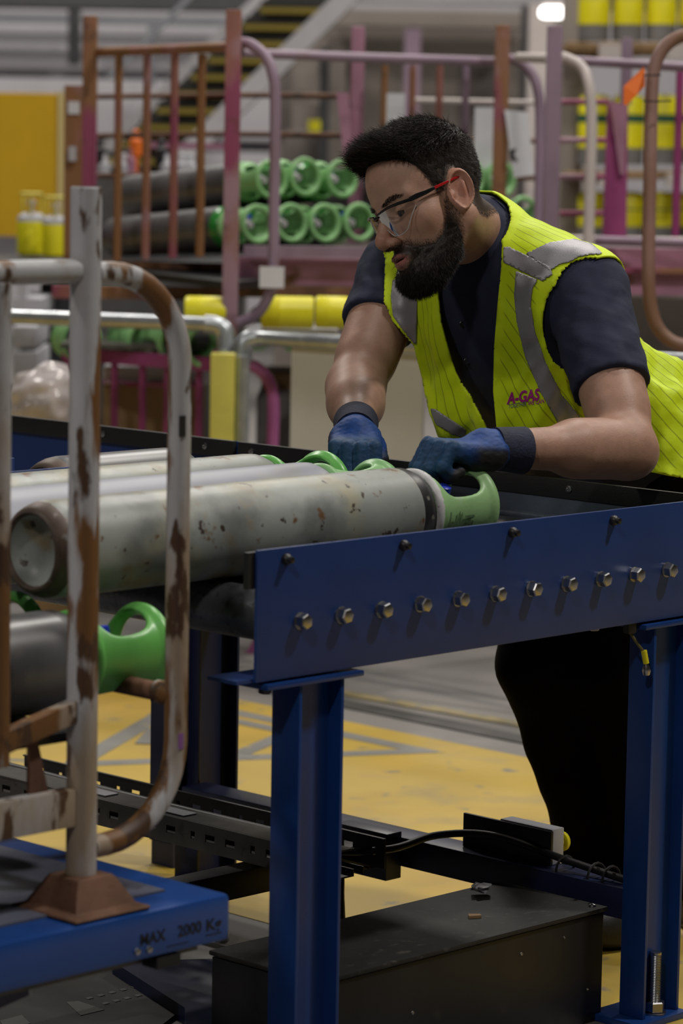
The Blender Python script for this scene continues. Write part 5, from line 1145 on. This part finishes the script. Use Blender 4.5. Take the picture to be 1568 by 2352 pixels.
# ---- gloves
def hand(name, wr, mcp, nrm, thumb, lab, curl=1.):
    d = unit(mcp-wr); n = unit(np.asarray(nrm, float)-(np.asarray(nrm, float)@d)*d); w_ = np.cross(n, d); w_ = w_*(1 if w_@np.asarray(thumb, float) > 0 else -1)
    L_ = np.linalg.norm(mcp-wr); M = np.array([d, n, w_])
    def G(a, b, c_): return wr+d*a+n*b+w_*c_
    fs = []
    for (o_, sc, dx) in ((.031, 1.0, .0), (.0105, 1.06, .005), (-.0105, 1.0, .001), (-.0305, .84, -.007)):
        p0 = G(L_+dx, .0, o_); p1 = p0+(d*.42-n*.90)*.040*sc; p2 = p1+(-d*.72-n*.62)*.026*sc; p3 = p2+(-d*.85+n*.45)*.020*sc; fs.append((p0, p1, p2, p3, .0112*(.93+.07*sc)))
    tb = [G(.028, -.016, .034), G(.056, -.030, .040), G(L_*.95, -.042, .026), G(L_*1.05, -.052, .006)]
    def fn(P):
        x = rbox(P, G(L_*.50, -.006, 0), (L_*.50+.004, .0165, .041), .0155, M)
        x = smin(x, rbox(P, G(L_*.32, -.016, -.018), (L_*.30, .017, .022), .015, M), .012)
        x = smin(x, cone(P, wr-d*.015, wr+d*.02, .029, .031), .016)
        for (p0, p1, p2, p3, r) in fs:
            g = smin(smin(cone(P, p0, p1, r*1.06, r), cone(P, p1, p2, r, r*.95), .004), cone(P, p2, p3, r*.95, r*.85), .004)
            x = smin(x, g, .0030)
        t_ = smin(cone(P, tb[0], tb[1], .0155, .0125), smin(cone(P, tb[1], tb[2], .0125, .0112), cone(P, tb[2], tb[3], .0112, .0095), .004), .004)
        x = smin(x, t_, .006)
        return x+.0005*wob(P, 420, 3)
    lo_, hi_ = wr.copy(), wr.copy()
    for q in [wr, mcp]+[p for s in fs for p in s[:4]]+tb: lo_ = np.minimum(lo_, q-.05); hi_ = np.maximum(hi_, q+.05)
    v, f = snet(fn, lo_, hi_, .0023)
    q = (v-wr)@M.T
    fg = sstep(L_*.80, L_*.98, q[:, 0])*.022; dk = sstep(-.010, -.028, q[:, 1]+fg+.006*wob(v, 160, 6)); tip = 0*dk
    side = sstep(-.028, -.040, q[:, 2])*sstep(L_*.75, L_*.45, q[:, 0])*sstep(.012, -.004, q[:, 1])
    dk = np.clip(np.maximum(np.maximum(dk, tip), side), 0, 1)[:, None]
    kn = sstep(L_*.55, L_*.95, q[:, 0])[:, None]
    blue = A(.010, .055, .235)*(1-kn)+A(.018, .060, .145)*kn
    col = blue*(1-dk)+dk*A(.014, .014, .016)
    g = link(name, colmesh(name, v, f, GLOVE, col), man); g['label'] = lab
    # knitted cuff
    e_ = wr-d*.050; mb = MB(); pr = []
    for k in range(15): t = k/14; pr.append((t*.052, .0365-.0035*t+.0008*math.sin(k*PI)))
    pr = [(0, .030)]+pr+[(.052, .028)]
    mb.lathe(pr, e_, d, 40); mb.build('cuff', mat('cuff_knit', (.012, .016, .042), .8, var=.25, vscale=60, bump=.6, bscale=260), g)
    return g
hand('glove', wrL, A(3.388, 3.098, .908), (0, 0, 1), (0, 1, 0), 'blue knit glove with black palm on the left hand')
hand('glove', wrR, A(3.444, 3.326, .884), (-.35, -.3, 1), (0, -1, 0), 'blue knit glove with black palm on the right hand')
# ---- high-visibility vest
def projpx(P):
    d = P-CAM; z = d@CF; return np.stack([IW/2+FPX*(d@CR)/z, IH/2-FPX*(d@CU)/z], 1), z
def polysd(P, poly):
    """signed distance (metres, negative inside) to an outline seen from the front"""
    uv, z = projpx(P); poly = np.asarray(poly, float); d = np.full(len(P), 1e9); ins = np.zeros(len(P), bool)
    for i in range(len(poly)):
        a, b = poly[i], poly[(i+1) % len(poly)]; e = b-a; w_ = uv-a; t = np.clip((w_@e)/(e@e), 0, 1); d = np.minimum(d, np.linalg.norm(w_-t[:, None]*e, axis=1))
        c1_ = (a[1] <= uv[:, 1]) & (b[1] > uv[:, 1]); c2_ = (b[1] <= uv[:, 1]) & (a[1] > uv[:, 1]); cr = e[0]*w_[:, 1]-e[1]*w_[:, 0]
        ins ^= (c1_ & (cr > 0)) | (c2_ & (cr < 0))
    return np.where(ins, -d, d)*z/FPX
def vest_base(P):
    d = trunk(P)-.018
    d = smin(d, cone(P, shR, shR+(elR-shR)*.40, .076, .072), .03)
    # the front hangs straight down from the chest, the back is loose
    d = smin(d, rbox(P, (3.865, 3.395, .985), (.105, .155, .135), .075), .05)
    d = smin(d, cone(P, A(4.02, 3.21, .92), A(4.05, 3.17, .80), .09, .125), .06)
    fold = .0045*np.sin(P[:, 1]*70+P[:, 0]*38+P[:, 2]*12)+.004*wob(P, 42, 11)+.0025*wob(P, 95, 12)
    return d+fold*sstep(1.14, 1.0, P[:, 2])+.0015*wob(P, 80, 13)
Dmid = lambda P: (P-CAM)@CF
OPEN = [(1000, 560), (1003, 670), (1012, 740), (1028, 800), (1046, 855), (1075, 905), (1102, 955), (1128, 1010), (1150, 1060), (1160, 1020), (1140, 985), (1132, 900), (1134, 800), (1142, 700), (1150, 620), (1152, 560), (1140, 505), (1112, 455), (1080, 430)]
ARMR = [(700, 500), (862, 520), (884, 596), (881, 690), (902, 738), (950, 797), (966, 860), (960, 960), (700, 960)]
HEML = [(860, 860), (968, 862), (974, 900), (986, 950), (1012, 1018), (1000, 1060), (860, 1060)]
def vest_cut(P):
    c = np.full(len(P), -1.)
    c = np.maximum(c, np.where(Dmid(P) < 5.5, -polysd(P, ARMR), -1.))
    for (s, e, r) in ((shL+A(.0, .0, .0), elL, .088), (shR+(elR-shR)*.55, elR, .062)):
        dv = unit(e-s); c = np.maximum(c, -cone(P, s+dv*.012, e+dv*.1, r*.93, r*1.15))
    c = np.maximum(c, np.where(Dmid(P) < 5.10, -polysd(P, OPEN), -1.))
    c = np.maximum(c, -polysd(P, HEML))
    q = hloc(P); c = np.maximum(c, -(cone(q, (-.02, 0, -.02), nkq+A(-.005, 0, -.0), .07, .079)))
    hem = .862+.02*np.clip((P[:, 0]-3.75)/.3, 0, 1)*-1.6+.16*np.clip((3.30-P[:, 1]), -.2, .3)*-.45
    return np.maximum(c, hem-P[:, 2])
def clip_shell(base, cut, lo, hi, h):
    v, f = snet(base, lo, hi, h); c = cut(v); f = f[(c[f] < 0).sum(1) >= 2]; use = np.unique(f); m = np.full(len(v), -1); m[use] = np.arange(len(use)); v = v[use]; f = m[f]; c = c[use]
    o = np.where(c > 0)[0]
    for _ in range(4):
        if not len(o): break
        P = v[o]; c_ = cut(P); P = P-grad(cut, P, .0008)*np.clip(c_, -h, h)[:, None]; b_ = base(P); P = P-grad(base, P, .0008)*np.clip(b_, -h, h)[:, None]; v[o] = P
    return v, f
def cloth(name, v, f, M, parent, th, attr=None):
    lab = np.arange(len(v))                      # keep the largest connected piece
    while True:
        m_ = lab[f].min(1); new = lab.copy(); np.minimum.at(new, f.ravel(), np.repeat(m_, 4))
        if (new == lab).all(): break
        lab = new
    f = f[lab[f[:, 0]] == np.bincount(lab[f[:, 0]]).argmax()]; use = np.unique(f); mp_ = np.full(len(v), -1); mp_[use] = np.arange(len(use)); v = v[use]; f = mp_[f]
    if attr: attr = {k_: a_[use] for k_, a_ in attr.items()}
    o = link(name, npmesh(name, v, f, M, attr=attr), parent); s_ = o.modifiers.new('thick', 'SOLIDIFY'); s_.thickness = th; s_.offset = -1; return o
v, f = clip_shell(vest_base, vest_cut, (3.66, 2.99, .74), (4.30, 3.80, 1.28), .0052)
q = loc(v); cutd = vest_cut(v)
stripe = np.arctan2(q[:, 0], q[:, 1]+.03)*.15/.0125
trim = sstep(-.014, -.011, cutd)
vst = cloth('vest', v, f, VEST, man, .003, {'stripe': stripe, 'trim': trim}); vst['label'] = 'yellow high-visibility vest with grey reflective tape'
TAPES = [
    [(1152, 566), (1168, 566), (1262, 612), (1268, 630), (1246, 646), (1150, 600)],
    [(1206, 582), (1262, 556), (1318, 548), (1360, 560), (1384, 582), (1330, 596), (1285, 606), (1262, 622)],
    [(1184, 622), (1234, 642), (1222, 662), (1218, 700), (1228, 760), (1252, 830), (1290, 905), (1335, 960), (1282, 972), (1240, 900), (1205, 820), (1186, 740), (1180, 680)],
    [(902, 636), (956, 690), (955, 800), (930, 770), (902, 725), (897, 680)],
    [(984, 938), (1000, 940), (1070, 988), (1068, 1008), (1040, 1000), (996, 972)],
    [(1428, 684), (1442, 690), (1456, 760), (1452, 806), (1440, 806), (1436, 740)],
    [(1545, 950), (1600, 900), (1600, 1100), (1568, 1010)],
]
for i, poly in enumerate(TAPES):
    dl = {3: 5.34, 6: 5.3}.get(i, 5.12)
    def tp_cut(P, poly=poly, dl=dl): return np.maximum(np.maximum(polysd(P, poly), Dmid(P)-dl), vest_cut(P)+.003)
    pts = np.array([at(x, y, D=D) for (x, y) in poly for D in (4.72, dl)])
    v2, f2 = clip_shell(lambda P: vest_base(P)-.0022, tp_cut, np.maximum(pts.min(0)-.02, (3.66, 2.99, .74)), np.minimum(pts.max(0)+.02, (4.30, 3.80, 1.28)), .0036)
    if len(f2): cloth('reflective_tape', v2, f2, TAPE, vst, .0016)
# ---- printed logo on the left chest
from mathutils.bvhtree import BVHTree
bvh = BVHTree.FromPolygons([tuple(p) for p in v.tolist()], [tuple(x) for x in f.tolist()])
def print_on(txt, o, wpx, hpx, ang, M, name, bold=0., shear=0.):
    t, fc = text_mesh(txt, 1., bold, shear); x0, x1, y1 = t[:, 0].min(), t[:, 0].max(), t[:, 1].max()
    bm = bmesh.new(); vs = [bm.verts.new((p[0], p[1], 0)) for p in t]
    for q_ in fc:
        try: bm.faces.new([vs[k_] for k_ in q_])
        except ValueError: pass
    bmesh.ops.triangulate(bm, faces=bm.faces[:]); bmesh.ops.subdivide_edges(bm, edges=[e for e in bm.edges if e.calc_length() > .25], cuts=1, use_grid_fill=False)
    bmesh.ops.triangulate(bm, faces=bm.faces[:]); bm.verts.index_update()
    t = np.array([p.co[:] for p in bm.verts]); fc = [[p.index for p in q_.verts] for q_ in bm.faces]; bm.free()
    ca, sa_ = math.cos(math.radians(ang)), math.sin(math.radians(ang)); out = []
    for p in t:
        a = (p[0]-x0)/(x1-x0)*wpx; b = p[1]/y1*hpx; px = o[0]+a*ca-b*sa_*0; py = o[1]-a*sa_-b
        r = ray(px, py); r = r/np.linalg.norm(r); h = bvh.ray_cast(Vector(CAM), Vector(r))
        out.append(np.array(h[0])-r*.0012 if h[0] is not None else at(px, py, D=4.9))
    mb = MB(); mb.add(out, fc); return mb.build(name, M, vst, smooth=False)
LOGO = mat('logo_magenta', (.42, .012, .26), .6); LOGOG = mat('logo_grey', (.16, .22, .20), .6)
print_on('A-GAS', (1163, 928), 77, 26, 8, LOGO, 'logo_lettering', .035, .12)
print_on('TOGETHER', (1167, 938), 42, 9.5, 9, LOGOG, 'logo_lettering', .01, .1)
print_on('WE CAN', (1212, 931), 38, 9.5, 9, LOGO, 'logo_lettering', .02, .1)
# ---- buttons on the placket
pv = np.array([x.co[:] for x in pol.data.vertices]); pf = [tuple(p.vertices) for p in pol.data.polygons]; bvp = BVHTree.FromPolygons([tuple(p) for p in pv.tolist()], pf)
for (px, py) in ((1062, 745), (1072, 830)):
    r = ray(px, py); r = r/np.linalg.norm(r); h = bvp.ray_cast(Vector(CAM), Vector(r))
    if h[0] is not None:
        mb = MB(); mb.lathe([(0, .0055), (.0018, .0055), (.0024, .0045), (.0016, .0038), (.0016, 0)], np.array(h[0]), -r, 16); mb.build('button', mat('dark_button', (.012, .012, .016), .35), pol)
